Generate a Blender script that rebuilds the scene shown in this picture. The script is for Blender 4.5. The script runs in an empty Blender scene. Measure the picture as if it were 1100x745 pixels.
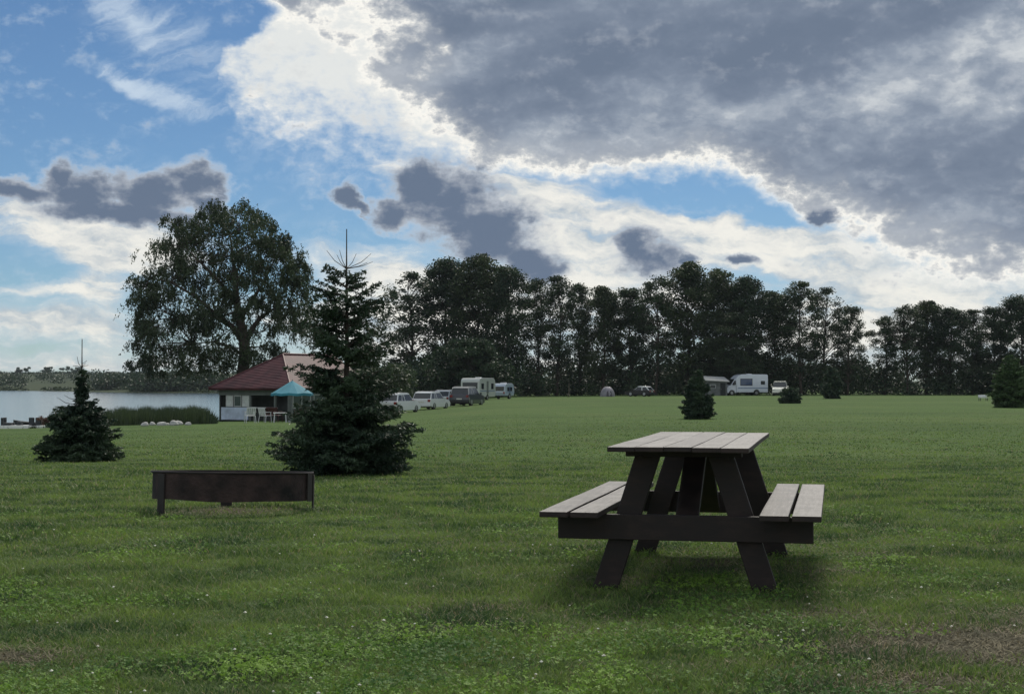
import bpy, bmesh, math, random
import numpy as np
from mathutils import Vector, Matrix
R = math.radians
SC = bpy.context.scene
COL = SC.collection
F = 1600.0; CAMZ = 1.05; HZ = 412.0
PITCH = math.atan((HZ - 372.5) / F)

# ------------------------------------------------------------------ basics
def W(px, py, Y):
    """point of the place seen at a photograph pixel, at distance Y"""
    dx = (px - 550) / F; dy = (372.5 - py) / F
    diry = math.cos(PITCH) - dy * math.sin(PITCH)
    dirz = math.sin(PITCH) + dy * math.cos(PITCH)
    t = Y / diry
    return Vector((dx * t, Y, CAMZ + dirz * t))

GY = [-60, 0, 9, 13, 21.6, 28, 50, 64, 85, 92, 100, 115, 140, 165, 190, 215, 300, 450, 520, 630, 700, 900, 1200, 2600]
GU = [0, 200, 300, 430, 560, 750, 1100]
GT = {
 0:   [0, 0, 0, -.04, -.25, -.42, -.9, -1.15, -1.55, -1.72, -1.98, -2.6, -3, -3, -3, -3, -3, -3, -3, -1.95, -1, 3, 9.3, 12],
 200: [0, 0, 0, -.04, -.25, -.40, -.8, -1.0, -1.32, -1.42, -1.55, -1.85, -2.4, -3, -3, -3, -3, -3, -1, .2, 1.5, 4, 9.5, 12],
 300: [0, 0, 0, -.04, -.25, -.40, -.7, -.9, -1.25, -1.36, -1.52, -1.58, -1.65, -1.8, -2.3, -2.6, -3, -3, -1, .2, 1.5, 4, 9.5, 12],
 430: [0, 0, 0, -.04, -.25, -.40, -.6, -.75, -.95, -1.0, -1.08, -1.17, -1.15, -1.1, -1.05, -1.0, -1, -1, -1, 0, 1, 2.5, 5, 10],
 560: [0, 0, 0, -.04, -.25, -.40, -.5, -.55, -.65, -.68, -.7, -.75, -.75, -.75, -.72, -.7, -.7, -.7, -.7, -.2, .5, 1.5, 3, 8],
 750: [0, 0, 0, -.04, -.25, -.40, -.48, -.5, -.52, -.53, -.53, -.53, -.55, -.55, -.55, -.55, -.6, -.6, -.6, -.3, 0, 1, 2, 6],
 1100:[0, 0, 0, -.04, -.25, -.40, -.48, -.5, -.52, -.53, -.53, -.53, -.55, -.55, -.55, -.55, -.6, -.6, -.6, -.3, 0, 1, 2, 6],
}
GA = np.array([GT[u] for u in GU])
def gz(X, Y):
    X = np.asarray(X, float); Y = np.asarray(Y, float)
    u = 550 + F * X / np.maximum(Y, 1.0)
    cols = np.array([np.interp(Y, GY, GA[i]) for i in range(len(GU))])
    u = np.clip(u, GU[0], GU[-1])
    i = np.clip(np.searchsorted(GU, u, side='right') - 1, 0, len(GU) - 2)
    GUa = np.array(GU, float)
    t = (u - GUa[i]) / (GUa[i + 1] - GUa[i]); t = t * t * (3 - 2 * t)
    idx = np.arange(u.size).reshape(u.shape)
    c = cols.reshape(len(GU), -1)
    a = c[i.ravel(), idx.ravel()].reshape(u.shape); b = c[i.ravel() + 1, idx.ravel()].reshape(u.shape)
    return a * (1 - t) + b * t
def ground(x, y): return float(gz(np.array([x]), np.array([y]))[0])
def G(px, Y, dz=0.0):
    x = (px - 550) / F * Y
    return Vector((x, Y, ground(x, Y) + dz))

# ------------------------------------------------------------------ materials
def new_mat(name):
    m = bpy.data.materials.new(name); m.use_nodes = True
    nt = m.node_tree
    b = nt.nodes['Principled BSDF']
    return m, nt, b
def mat(name, col, rough=.6, metal=0, var=.15, scale=6.0, spec=.5, bump=0.0, coat=0.0, bscale=None):
    m, nt, b = new_mat(name)
    N, L = nt.nodes, nt.links
    tc = N.new('ShaderNodeTexCoord'); nz = N.new('ShaderNodeTexNoise')
    nz.inputs['Scale'].default_value = scale; nz.inputs['Detail'].default_value = 6
    L.new(tc.outputs['Object'], nz.inputs['Vector'])
    rp = N.new('ShaderNodeValToRGB')
    e = rp.color_ramp.elements
    e[0].position = .3; e[1].position = .7
    e[0].color = tuple(c * (1 - var) for c in col) + (1,); e[1].color = tuple(min(1, c * (1 + var)) for c in col) + (1,)
    L.new(nz.outputs['Fac'], rp.inputs['Fac']); L.new(rp.outputs['Color'], b.inputs['Base Color'])
    b.inputs['Roughness'].default_value = rough; b.inputs['Metallic'].default_value = metal
    b.inputs['Specular IOR Level'].default_value = spec
    b.inputs['Coat Weight'].default_value = coat
    if bump:
        bp = N.new('ShaderNodeBump'); bp.inputs['Strength'].default_value = bump; bp.inputs['Distance'].default_value = .01
        n2 = N.new('ShaderNodeTexNoise'); n2.inputs['Scale'].default_value = bscale or scale * 6; n2.inputs['Detail'].default_value = 6
        L.new(tc.outputs['Object'], n2.inputs['Vector'])
        L.new(n2.outputs['Fac'], bp.inputs['Height']); L.new(bp.outputs['Normal'], b.inputs['Normal'])
    return m
def leaf_mat(name, c0, c1, trans=.3, clump=.5, rough=.55, straw=0.0):
    m, nt, b = new_mat(name); N, L = nt.nodes, nt.links
    geo = N.new('ShaderNodeNewGeometry'); tc = N.new('ShaderNodeTexCoord')
    nz = N.new('ShaderNodeTexNoise'); nz.inputs['Scale'].default_value = clump; nz.inputs['Detail'].default_value = 3
    L.new(geo.outputs['Position'], nz.inputs['Vector'])
    mx = N.new('ShaderNodeMath'); mx.operation = 'MULTIPLY_ADD'
    L.new(geo.outputs['Random Per Island'], mx.inputs[0]); mx.inputs[1].default_value = .6
    ad = N.new('ShaderNodeMath'); ad.operation = 'MULTIPLY_ADD'
    L.new(nz.outputs['Fac'], ad.inputs[0]); ad.inputs[1].default_value = 2.4; ad.inputs[2].default_value = -1.0
    L.new(ad.outputs[0], mx.inputs[2])
    rp = N.new('ShaderNodeValToRGB'); e = rp.color_ramp.elements
    e[0].position = .1; e[1].position = .9; e[0].color = c0 + (1,); e[1].color = c1 + (1,)
    L.new(mx.outputs[0], rp.inputs['Fac'])
    colout = rp.outputs['Color']
    if straw:
        lt = N.new('ShaderNodeMath'); lt.operation = 'LESS_THAN'; L.new(geo.outputs['Random Per Island'], lt.inputs[0]); lt.inputs[1].default_value = straw
        mm = N.new('ShaderNodeMix'); mm.data_type = 'RGBA'; L.new(lt.outputs[0], mm.inputs[0]); L.new(colout, mm.inputs[6]); mm.inputs[7].default_value = (.30, .27, .15, 1)
        colout = mm.outputs[2]
    L.new(colout, b.inputs['Base Color']); b.inputs['Roughness'].default_value = rough
    b.inputs['Specular IOR Level'].default_value = .35
    tr = N.new('ShaderNodeBsdfTranslucent'); L.new(colout, tr.inputs['Color'])
    ms = N.new('ShaderNodeMixShader'); ms.inputs[0].default_value = trans
    L.new(b.outputs[0], ms.inputs[1]); L.new(tr.outputs[0], ms.inputs[2])
    L.new(ms.outputs[0], N['Material Output'].inputs['Surface'])
    return m

# ------------------------------------------------------------------ objects
def tag(o, label=None, cat=None, group=None, kind=None):
    if label: o['label'] = label
    if cat: o['category'] = cat
    if group: o['group'] = group
    if kind: o['kind'] = kind
    return o
def link(o, parent=None):
    COL.objects.link(o)
    if parent: o.parent = parent
    return o
def thing(name, loc, rz=0, label=None, cat=None, group=None):
    o = bpy.data.objects.new(name, None); o.location = loc; o.rotation_euler = (0, 0, rz)
    o.empty_display_size = .3
    link(o); return tag(o, label, cat, group)
def copy_tree(o, parent=None):
    c = o.copy(); COL.objects.link(c)
    if parent: c.parent = parent
    for ch in list(o.children): copy_tree(ch, c)
    return c
def obj(name, verts, faces, m, parent=None, smooth=False, bevel=0, seg=2, loc=None):
    me = bpy.data.meshes.new(name)
    me.from_pydata([tuple(v) for v in verts], [], [tuple(f) for f in faces]); me.update()
    if m: me.materials.append(m)
    if smooth: me.polygons.foreach_set('use_smooth', [True] * len(me.polygons))
    o = bpy.data.objects.new(name, me); link(o, parent)
    if loc is not None: o.location = loc
    if bevel:
        md = o.modifiers.new('Bevel', 'BEVEL'); md.width = bevel; md.segments = seg; md.limit_method = 'ANGLE'
    return o
def fast_mesh(name, verts, polys_n, loops, mats, matidx=None, smooth=False):
    """verts (N,3) array, polys_n loop totals, loops flat indices"""
    me = bpy.data.meshes.new(name)
    v = np.ascontiguousarray(verts, np.float32)
    me.vertices.add(len(v)); me.vertices.foreach_set('co', v.ravel())
    loops = np.ascontiguousarray(loops, np.int32); polys_n = np.ascontiguousarray(polys_n, np.int32)
    me.loops.add(len(loops)); me.loops.foreach_set('vertex_index', loops)
    st = np.concatenate(([0], np.cumsum(polys_n)[:-1])).astype(np.int32)
    me.polygons.add(len(polys_n)); me.polygons.foreach_set('loop_start', st); me.polygons.foreach_set('loop_total', polys_n)
    for m in mats: me.materials.append(m)
    if matidx is not None: me.polygons.foreach_set('material_index', np.ascontiguousarray(matidx, np.int32))
    if smooth: me.polygons.foreach_set('use_smooth', np.ones(len(polys_n), bool))
    me.update(calc_edges=True)
    return me
def mesh_obj(name, me, parent=None, loc=None):
    o = bpy.data.objects.new(name, me); link(o, parent)
    if loc is not None: o.location = loc
    return o

class MB:
    def __init__(s): s.v = []; s.f = []
    def add(s, vs, fs, M=None):
        n = len(s.v)
        for v in vs:
            v = Vector(v)
            s.v.append(M @ v if M else v)
        for f in fs: s.f.append([i + n for i in f])
        return s
    def box(s, x0, x1, y0, y1, z0, z1, M=None):
        return s.add([(x0,y0,z0),(x1,y0,z0),(x1,y1,z0),(x0,y1,z0),(x0,y0,z1),(x1,y0,z1),(x1,y1,z1),(x0,y1,z1)],
                     [(0,3,2,1),(4,5,6,7),(0,1,5,4),(1,2,6,5),(2,3,7,6),(3,0,4,7)], M)
    def prism(s, prof, a0, a1, axis='y', M=None, inset=None):
        """profile in (x,z) extruded along y (axis y) or (y,z) along x; inset=(top shrink fn)"""
        n = len(prof); vs = []
        for a in (a0, a1):
            for (p, q) in prof:
                aa = a
                if inset: aa = a * inset(q)
                vs.append((p, aa, q) if axis == 'y' else (aa, p, q))
        fs = [list(range(n))[::-1], list(range(n, 2 * n))]
        for i in range(n):
            j = (i + 1) % n; fs.append((i, j, n + j, n + i))
        return s.add(vs, fs, M)
    def cyl(s, p0, p1, r0, r1=None, n=12, caps=True):
        p0 = Vector(p0); p1 = Vector(p1); r1 = r0 if r1 is None else r1
        d = (p1 - p0).normalized(); a = d.orthogonal().normalized(); b = d.cross(a)
        vs = []
        for (p, r) in ((p0, r0), (p1, r1)):
            for k in range(n):
                t = 2 * math.pi * k / n
                vs.append(p + a * r * math.cos(t) + b * r * math.sin(t))
        fs = [(k, (k + 1) % n, n + (k + 1) % n, n + k) for k in range(n)]
        if caps: fs += [list(range(n))[::-1], list(range(n, 2 * n))]
        return s.add(vs, fs)
    def tube(s, pts, rs, n=6):
        pts = [Vector(p) for p in pts]; base = len(s.v)
        a = None
        for i, p in enumerate(pts):
            d = (pts[min(i + 1, len(pts) - 1)] - pts[max(i - 1, 0)]).normalized()
            if a is None: a = d.orthogonal().normalized()
            a = (a - d * a.dot(d)).normalized(); b = d.cross(a)
            for k in range(n):
                t = 2 * math.pi * k / n
                s.v.append(p + a * rs[i] * math.cos(t) + b * rs[i] * math.sin(t))
        for i in range(len(pts) - 1):
            for k in range(n):
                k2 = (k + 1) % n
                s.f.append([base + i * n + k, base + i * n + k2, base + (i + 1) * n + k2, base + (i + 1) * n + k])
        s.f.append([base + k for k in range(n)][::-1]); s.f.append([base + (len(pts) - 1) * n + k for k in range(n)])
        return s
    def build(s, name, m, parent=None, smooth=False, bevel=0, seg=2, loc=None):
        return obj(name, s.v, s.f, m, parent, smooth, bevel, seg, loc)
SUN_E=3.6; EXPO=0.0; SKY_S=.065; SKY_DUST=0.5; CLOUD_S=1.05; SKY_TINT=(.92,1.04,1.06,1)
LAWN_K=1.15; GR_K=1.5; GRASS_K=1.15; HAZE=.00007
# ------------------------------------------------------------------ camera, sun, sky
cam = bpy.data.cameras.new('camera'); camo = bpy.data.objects.new('camera', cam); link(camo)
camo.location = (0, 0, CAMZ); camo.rotation_euler = (R(90) + PITCH, 0, 0)
cam.sensor_width = 36; cam.lens = 36 * F / 1100; cam.clip_start = .05; cam.clip_end = 8000
SC.camera = camo
SUN_EL, SUN_AZ = R(48), R(12)      # azimuth measured from +Y (the view) towards +X
sun = bpy.data.lights.new('sun', 'SUN'); suno = bpy.data.objects.new('sun', sun); link(suno)
sun.energy = SUN_E; sun.angle = R(22); sun.color = (1, .93, .82)
sd = Vector((math.sin(SUN_AZ) * math.cos(SUN_EL), math.cos(SUN_AZ) * math.cos(SUN_EL), math.sin(SUN_EL)))
suno.rotation_euler = sd.to_track_quat('Z', 'Y').to_euler(); suno.location = (20, 60, 60)
vs = SC.view_settings
SC.display_settings.display_device = 'sRGB'
vs.view_transform = 'Standard'; vs.look = 'None'; vs.gamma = 1; vs.use_curve_mapping = False; vs.exposure = EXPO

world = bpy.data.worlds.new('World'); SC.world = world; world.use_nodes = True
nt = world.node_tree; nt.nodes.clear()
class V:
    """a scalar socket with arithmetic"""
    def __init__(s, sock): s.s = sock
    @staticmethod
    def m(op, *a):
        n = nt.nodes.new('ShaderNodeMath'); n.operation = op
        for i, x in enumerate(a):
            if isinstance(x, V): nt.links.new(x.s, n.inputs[i])
            else: n.inputs[i].default_value = float(x)
        return V(n.outputs[0])
    def __add__(s, o): return V.m('ADD', s, o)
    __radd__ = __add__
    def __sub__(s, o): return V.m('SUBTRACT', s, o)
    def __rsub__(s, o): return V.m('SUBTRACT', o, s)
    def __mul__(s, o): return V.m('MULTIPLY', s, o)
    __rmul__ = __mul__
    def __truediv__(s, o): return V.m('DIVIDE', s, o)
    def mx(s, o): return V.m('MAXIMUM', s, o)
    def mn(s, o): return V.m('MINIMUM', s, o)
def sstep(x, a, b):
    n = nt.nodes.new('ShaderNodeMapRange'); n.interpolation_type = 'SMOOTHSTEP'
    nt.links.new(x.s, n.inputs['Value']); n.inputs['From Min'].default_value = a; n.inputs['From Max'].default_value = b
    return V(n.outputs['Result'])
tc = nt.nodes.new('ShaderNodeTexCoord')
nrm = nt.nodes.new('ShaderNodeVectorMath'); nrm.operation = 'NORMALIZE'; nt.links.new(tc.outputs['Generated'], nrm.inputs[0])
sep = nt.nodes.new('ShaderNodeSeparateXYZ'); nt.links.new(nrm.outputs[0], sep.inputs[0])
dx, dy, dz = (V(sep.outputs[i]) for i in range(3))
AZ = V.m('ARCTAN2', dx, dy) * 1600.0
EL = V.m('ARCSINE', dz) * 1600.0
cmb = nt.nodes.new('ShaderNodeCombineXYZ'); nt.links.new(AZ.s, cmb.inputs[0]); nt.links.new(EL.s, cmb.inputs[1])
P0 = cmb.outputs[0]
def ae(px, py):
    a = math.atan((px - 550) / 1600)
    return a * 1600, math.atan((412 - py) / 1600 * math.cos(a)) * 1600
def noise(P, sx, sy, detail=6, rough=.55, rot=0, off=(0, 0, 0), dist=0, lac=2.0):
    mp = nt.nodes.new('ShaderNodeMapping'); mp.vector_type = 'POINT'
    mp.inputs['Scale'].default_value = (1 / sx, 1 / sy, 1); mp.inputs['Location'].default_value = off
    src = P
    if rot:
        mr = nt.nodes.new('ShaderNodeMapping'); mr.inputs['Rotation'].default_value = (0, 0, R(rot)); nt.links.new(P, mr.inputs['Vector']); src = mr.outputs[0]
    nt.links.new(src, mp.inputs['Vector'])
    n = nt.nodes.new('ShaderNodeTexNoise'); n.inputs['Scale'].default_value = 1; n.inputs['Detail'].default_value = detail
    n.inputs['Roughness'].default_value = rough; n.inputs['Distortion'].default_value = dist; n.inputs['Lacunarity'].default_value = lac
    nt.links.new(mp.outputs[0], n.inputs['Vector'])
    return n
# domain warp
wn = noise(P0, 70, 50, 5, .6)
wc = nt.nodes.new('ShaderNodeVectorMath'); wc.operation = 'SUBTRACT'; nt.links.new(wn.outputs['Color'], wc.inputs[0]); wc.inputs[1].default_value = (.5, .5, .5)
ws = nt.nodes.new('ShaderNodeVectorMath'); ws.operation = 'MULTIPLY'; nt.links.new(wc.outputs[0], ws.inputs[0]); ws.inputs[1].default_value = (70, 46, 0)
wa = nt.nodes.new('ShaderNodeVectorMath'); wa.operation = 'ADD'; nt.links.new(P0, wa.inputs[0]); nt.links.new(ws.outputs[0], wa.inputs[1])
P1 = wa.outputs[0]
s2 = nt.nodes.new('ShaderNodeSeparateXYZ'); nt.links.new(P1, s2.inputs[0])
AZ1, EL1 = V(s2.outputs[0]), V(s2.outputs[1])
def blob(px, py, rx, ry, rot=0, P=None):
    """1 at the centre falling to 0 on an ellipse, placed by direction"""
    a, e = ae(px, py)
    mp = nt.nodes.new('ShaderNodeMapping'); mp.vector_type = 'TEXTURE'
    mp.inputs['Location'].default_value = (a, e, 0); mp.inputs['Rotation'].default_value = (0, 0, R(rot)); mp.inputs['Scale'].default_value = (rx, ry, 1)
    nt.links.new(P or P1, mp.inputs['Vector'])
    g = nt.nodes.new('ShaderNodeTexGradient'); g.gradient_type = 'SPHERICAL'; nt.links.new(mp.outputs[0], g.inputs['Vector'])
    return V(g.outputs['Fac'])
def blobs(lst, P=None, mode='max'):
    r = None
    for b in lst:
        k = b[5] if len(b) > 5 else 1
        x = blob(*b[:4], b[4] if len(b) > 4 else 0, P)
        if k != 1: x = x * k
        r = x if r is None else (r.mx(x) if mode == 'max' else r + x)
    return r
def ramp(x, stops):
    n = nt.nodes.new('ShaderNodeValToRGB'); e = n.color_ramp.elements
    while len(e) < len(stops): e.new(.5)
    for i, (p, c) in enumerate(stops): e[i].position = p; e[i].color = tuple(c) + (1,)
    nt.links.new(x.s, n.inputs[0]); return n.outputs[0]
def mixc(f, a, b):
    n = nt.nodes.new('ShaderNodeMix'); n.data_type = 'RGBA'
    nt.links.new(f.s, n.inputs[0])
    for i, c in ((6, a), (7, b)):
        if isinstance(c, tuple): n.inputs[i].default_value = c + (1,)
        else: nt.links.new(c, n.inputs[i])
    return n.outputs[2]
def fcurve(x, pts, xlo, xhi, ylo, yhi):
    n = nt.nodes.new('ShaderNodeFloatCurve')
    c = n.mapping.curves[0]
    pts = sorted(pts)
    q = [((a - xlo) / (xhi - xlo), (b - ylo) / (yhi - ylo)) for a, b in pts]
    c.points[0].location = q[0]; c.points[1].location = q[-1]
    for p in q[1:-1]: c.points.new(*p)
    n.mapping.update()
    xx = (x - xlo) * (1 / (xhi - xlo))
    nt.links.new(xx.s, n.inputs['Value'])
    return V(n.outputs[0]) * (yhi - ylo) + ylo

nbig = V(noise(P1, 150, 90, 8, .58, rot=-8).outputs['Fac'])
nmid = V(noise(P0, 46, 32, 8, .6, off=(3, 7, 0)).outputs['Fac'])
nfine = V(noise(P0, 17, 12, 5, .6, off=(9, 1, 2)).outputs['Fac'])
nstr = V(noise(P1, 170, 20, 7, .58, off=(2, 5, 1)).outputs['Fac'])
nst2 = V(noise(P1, 95, 26, 8, .62, rot=6, off=(12, 5, 1)).outputs['Fac'])
nwide = V(noise(P0, 330, 120, 4, .5, rot=-12, off=(1, 2, 4)).outputs['Fac'])

# --- the big grey bank: its lower edge as elevation against azimuth
edge = [(-400, -400), (130, -400), (200, -330), (240, 60), (268, 100), (296, 122), (360, 138), (430, 160), (500, 182), (560, 190), (620, 190), (700, 180), (760, 177), (800, 190), (850, 222), (900, 250), (960, 283), (1030, 300), (1100, 312), (1300, 322), (1900, 330)]
ep = [ae(*p) for p in edge]
fe = fcurve(AZ1, ep, -1000, 1200, 0, 900)
sw = fcurve(AZ, [(-1000, 100), (ae(240, 0)[0], 100), (ae(420, 0)[0], 70), (ae(520, 0)[0], 26), (ae(640, 0)[0], 17), (ae(800, 0)[0], 18), (ae(900, 0)[0], 26), (1200, 30)], -1000, 1200, 0, 100)
tB = (EL1 - fe) / sw
tB = tB - blobs([(180, -20, 110, 80, 25), (246, 6, 62, 36, 25)], P1) * 3.0
tBn = tB + (nmid - .5) * 1.7 + (nfine - .5) * .5 + (nbig - .5) * 1.8
tA = tBn
tBn = tBn - blobs([(965, 60, 54, 26, -20, 1.5), (1090, 20, 70, 44, 0, 1.5), (870, 15, 60, 18, 0, .8), (480, 50, 40, 50, 40, 1.1), (690, 70, 70, 22, -10, .7), (360, 30, 100, 60, 30, .62), (320, 85, 120, 56, -25, .62), (410, 125, 110, 40, -25, .6), (270, 75, 80, 40, -20, .3), (440, 20, 60, 30, 20, .6), (640, 10, 60, 16, 0, .7), (850, 75, 60, 18, 0, .55)], P1, 'add') * 2.0
aB = sstep(tA + (nfine - .5) * .8 + (nst2 - .5) * .6, -.75, .65)
gB = sstep(nbig * .9 + (nst2 - .5) * .35 + (nmid - .5) * .35 + (nwide - .5) * 1.5 + (nfine - .5) * .15, .10, .80)
greyB = ramp(gB, [(0, (.145, .188, .262)), (.35, (.190, .235, .312)), (.6, (.250, .298, .375)), (.82, (.36, .405, .47)), (1, (.62, .65, .67))])
lit = sstep(tBn + (nst2 - .5) * 1.6, .1, 1.9)
edgeB = ramp(sstep(tBn + (nst2 - .5) * 2.6 + (nfine - .5) * 2.2 + (nmid - .5) * 2.2, -.3, 2.2), [(0, (.74, .76, .75)), (.22, (.93, .91, .85)), (.42, (.64, .65, .65)), (.7, (.42, .45, .49)), (1, (.28, .315, .38))])
colB = mixc(sstep(tBn + (nfine - .5) * .6, .5, 2.6), edgeB, greyB)

# --- small dark clouds drifting under it
PB = [(456, 196, 50, 44, 0), (478, 216, 74, 56, 0), (522, 245, 86, 56, -30), (568, 278, 56, 36, -20), (428, 226, 44, 26, 0), (372, 212, 30, 18, -30), (385, 222, 20, 10, -30),
      (204, 193, 50, 30, 8), (165, 205, 80, 30, 0), (90, 206, 60, 30, 8), (68, 194, 34, 26, 20), (20, 203, 80, 16, -6), (130, 226, 130, 18, 0), (220, 212, 44, 20, -20),
      (702, 277, 52, 30, -15), (684, 262, 26, 28, 20), (735, 283, 24, 12, 0), (795, 281, 20, 9, -10), (885, 234, 24, 14, 0)]
dP = blobs(PB, P1) * 2.3 + (nmid - .5) * 2.0 + (nfine - .5) * .8
aP = sstep(dP + (nfine - .5) * .5, .02, 1.15)
colP = mixc(sstep(dP + (nbig - .5) * 1.8 + (nmid - .5) * 1.3 + (nfine - .5) * .7, .2, 1.75), (.47, .50, .55), (.130, .175, .255))

# --- pale bright low clouds, streaked along the horizon
LB = [(560, 235, 190, 70, -22, 1.3), (470, 190, 120, 40, -20, .8), (660, 232, 150, 46, -8, 1.6), (760, 262, 170, 34, -5, 1.3), (640, 300, 200, 46, 0, 1.0), (800, 262, 130, 30, -5, .8), (900, 255, 100, 30, -20, .9), (980, 300, 160, 34, -8, 1.3), (1080, 320, 120, 40, 0, 1.2), (860, 300, 120, 40, 0, .5), (900, 350, 160, 40, 0, .7),
      (75, 186, 40, 16, 30, 1.0), (60, 240, 180, 46, -10, 1.15), (150, 258, 120, 34, 0, .9), (60, 222, 120, 20, -8, .7), (100, 300, 60, 50, -60, .6), (60, 352, 170, 26, -6, 1.0), (40, 315, 120, 12, -5, .6), (420, 290, 110, 40, 0, 1.0), (410, 340, 90, 50, 0, .8), (350, 268, 80, 30, 0, .5), (200, 300, 160, 60, 0, .35), (120, 262, 40, 40, 60, .5), (100, 392, 260, 12, 0, .6), (480, 350, 300, 60, 0, .8), (700, 330, 240, 50, 0, .5), (940, 370, 200, 50, 0, .7), (1080, 350, 120, 60, 0, .6)]
lowband = sstep(EL, 190, 20) * sstep(EL, -8, 10)
dL = (blobs(LB, P1, 'add') * 1.35 + lowband * .55).mn(1.5) + (nstr - .5) * 2.0 + (nmid - .5) * .9
dL = dL - blobs([(752, 204, 100, 25, -4, 2.6), (835, 234, 54, 14, -12, 1.3), (690, 198, 50, 12, 0, .8)], P1, 'add')
aL = sstep(dL + (nst2 - .5) * 1.2, .2, 1.5)
colL = mixc(sstep(dL * .55 + (nfine - .5) * .8 + (nst2 - .5) * 3.2 + (nmid - .5) * .8, -.1, 1.25), (.36, .43, .50), (.90, .87, .79))

# --- high thin cirrus upper left
nci = V(noise(P1, 120, 16, 7, .62, rot=-30, off=(4, 4, 4)).outputs['Fac'])
nc2 = V(noise(P1, 150, 26, 6, .6, rot=-8, off=(8, 4, 4)).outputs['Fac'])
CB = [(140, 92, 80, 16, -24, 1.0), (200, 108, 90, 14, -12, .8), (160, 40, 110, 60, -35, .62), (235, 62, 120, 46, -24, .55), (130, 15, 70, 24, -50, .7), (330, 180, 160, 34, -20, .6), (100, 165, 200, 22, -6, .35), (300, 240, 200, 60, -10, .35)]
dC = blobs(CB, P1, 'add')
aC = sstep(dC * 1.0 + ((nci - .5) * 2.2 + (nc2 - .5) * 1.0) * sstep(dC, .0, .4), .15, 1.6)

sky = nt.nodes.new('ShaderNodeTexSky'); sky.sky_type = 'NISHITA'; sky.sun_disc = False
sky.sun_elevation = SUN_EL; sky.sun_rotation = SUN_AZ; sky.air_density = 1.0; sky.dust_density = SKY_DUST; sky.ozone_density = 6.0; sky.altitude = 1500
bgs = nt.nodes.new('ShaderNodeBackground'); skm = nt.nodes.new('ShaderNodeMix'); skm.data_type = 'RGBA'; skm.blend_type = 'MULTIPLY'; skm.inputs[0].default_value = 1; nt.links.new(sky.outputs[0], skm.inputs[6]); skm.inputs[7].default_value = SKY_TINT
nt.links.new(skm.outputs[2], bgs.inputs[0]); bgs.inputs[1].default_value = SKY_S
c = mixc(aL, (.6, .7, .8), colL)
al = (aL * .92).mx(aC * .8)
c = mixc(aB, c, colB)
al = al.mx(aB)
c = mixc(aP, c, colP)
al = al.mx(aP)
# clouds opposite the sun are lit from the front, so they are bright
front = sstep(0.0 - dy, -.15, .75)
c = mixc(front * .5, c, (.85, .87, .88))
bgc = nt.nodes.new('ShaderNodeBackground'); nt.links.new(c, bgc.inputs[0]); bgc.inputs[1].default_value = CLOUD_S
ms = nt.nodes.new('ShaderNodeMixShader'); nt.links.new(al.s, ms.inputs[0]); nt.links.new(bgs.outputs[0], ms.inputs[1]); nt.links.new(bgc.outputs[0], ms.inputs[2])
wo = nt.nodes.new('ShaderNodeOutputWorld'); nt.links.new(ms.outputs[0], wo.inputs['Surface'])
world.cycles.sampling_method = 'MANUAL'; world.cycles.sample_map_resolution = 512
# ------------------------------------------------------------------ ground
DIRT_SHADE = [(1.85, 5.95, .85, .75, 1.15), (1.35, 5.2, .6, .4, .85), (2.3, 6.5, .6, .40, .9), (1.35, 6.7, .5, .3, .55), (-1.98, 5.75, .42, .30, .8), (1.15, 8.6, .5, .6, .6), (.55, 7.9, .3, .35, .5), (1.65, 8.2, .3, .4, .45), (-.12, 7.0, .38, .2, .5), (.35, 6.2, .4, .2, .45), (-1.6, 13.0, .8, .5, .25), (.9, 5.5, .4, .2, .5), (2.2, 9.0, .6, .3, .4), (-2.39, 12.75, .75, .75, .8)]   # x, y, rx, ry, strength; last is scorched earth that also paints the ring's shadow
mg, nt2, b = new_mat('lawn_ground'); N, L = nt2.nodes, nt2.links
geo = N.new('ShaderNodeNewGeometry')
def gnoise(sc, det=6, stretch=None, rough=.55):
    n = N.new('ShaderNodeTexNoise'); n.inputs['Scale'].default_value = sc; n.inputs['Detail'].default_value = det; n.inputs['Roughness'].default_value = rough
    src = geo.outputs['Position']
    if stretch:
        mp = N.new('ShaderNodeMapping'); mp.inputs['Scale'].default_value = stretch; L.new(src, mp.inputs['Vector']); src = mp.outputs[0]
    L.new(src, n.inputs['Vector']); return n.outputs['Fac']
def gramp(f, st):
    r = N.new('ShaderNodeValToRGB'); e = r.color_ramp.elements
    while len(e) < len(st): e.new(.5)
    for i, (p, c) in enumerate(st): e[i].position = p; e[i].color = tuple(c) + (1,)
    L.new(f, r.inputs[0]); return r.outputs[0]
def gmath(op, a, b_, c_=None):
    n = N.new('ShaderNodeMath'); n.operation = op
    for i, x in enumerate((a, b_, c_)):
        if x is None: continue
        if isinstance(x, (int, float)): n.inputs[i].default_value = x
        else: L.new(x, n.inputs[i])
    return n.outputs[0]
def gmix(f, a, c):
    n = N.new('ShaderNodeMix'); n.data_type = 'RGBA'; L.new(f, n.inputs[0])
    for i, x in ((6, a), (7, c)):
        if isinstance(x, tuple): n.inputs[i].default_value = x + (1,)
        else: L.new(x, n.inputs[i])
    return n.outputs[2]
LG = LAWN_K
def lc(r, g, b_): return (r * LG, g * LG, b_ * LG)
base = gramp(gnoise(.16, 4, (1, .45, 1)), [(.3, lc(.052, .100, .026)), (.5, lc(.068, .122, .032)), (.72, lc(.098, .136, .044))])
fine = gramp(gnoise(2.2, 8, (1, .5, 1), .7), [(.25, lc(.038, .074, .020)), (.55, lc(.070, .120, .034)), (.8, lc(.112, .145, .054))])
colr = gmix(gmath('MULTIPLY', 1.0, .5), base, fine)
strk = gramp(gnoise(1.0, 4, (.035, .22, 1), .6), [(.35, (.80, .82, .80)), (.6, (1.12, 1.1, 1.06))])
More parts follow.
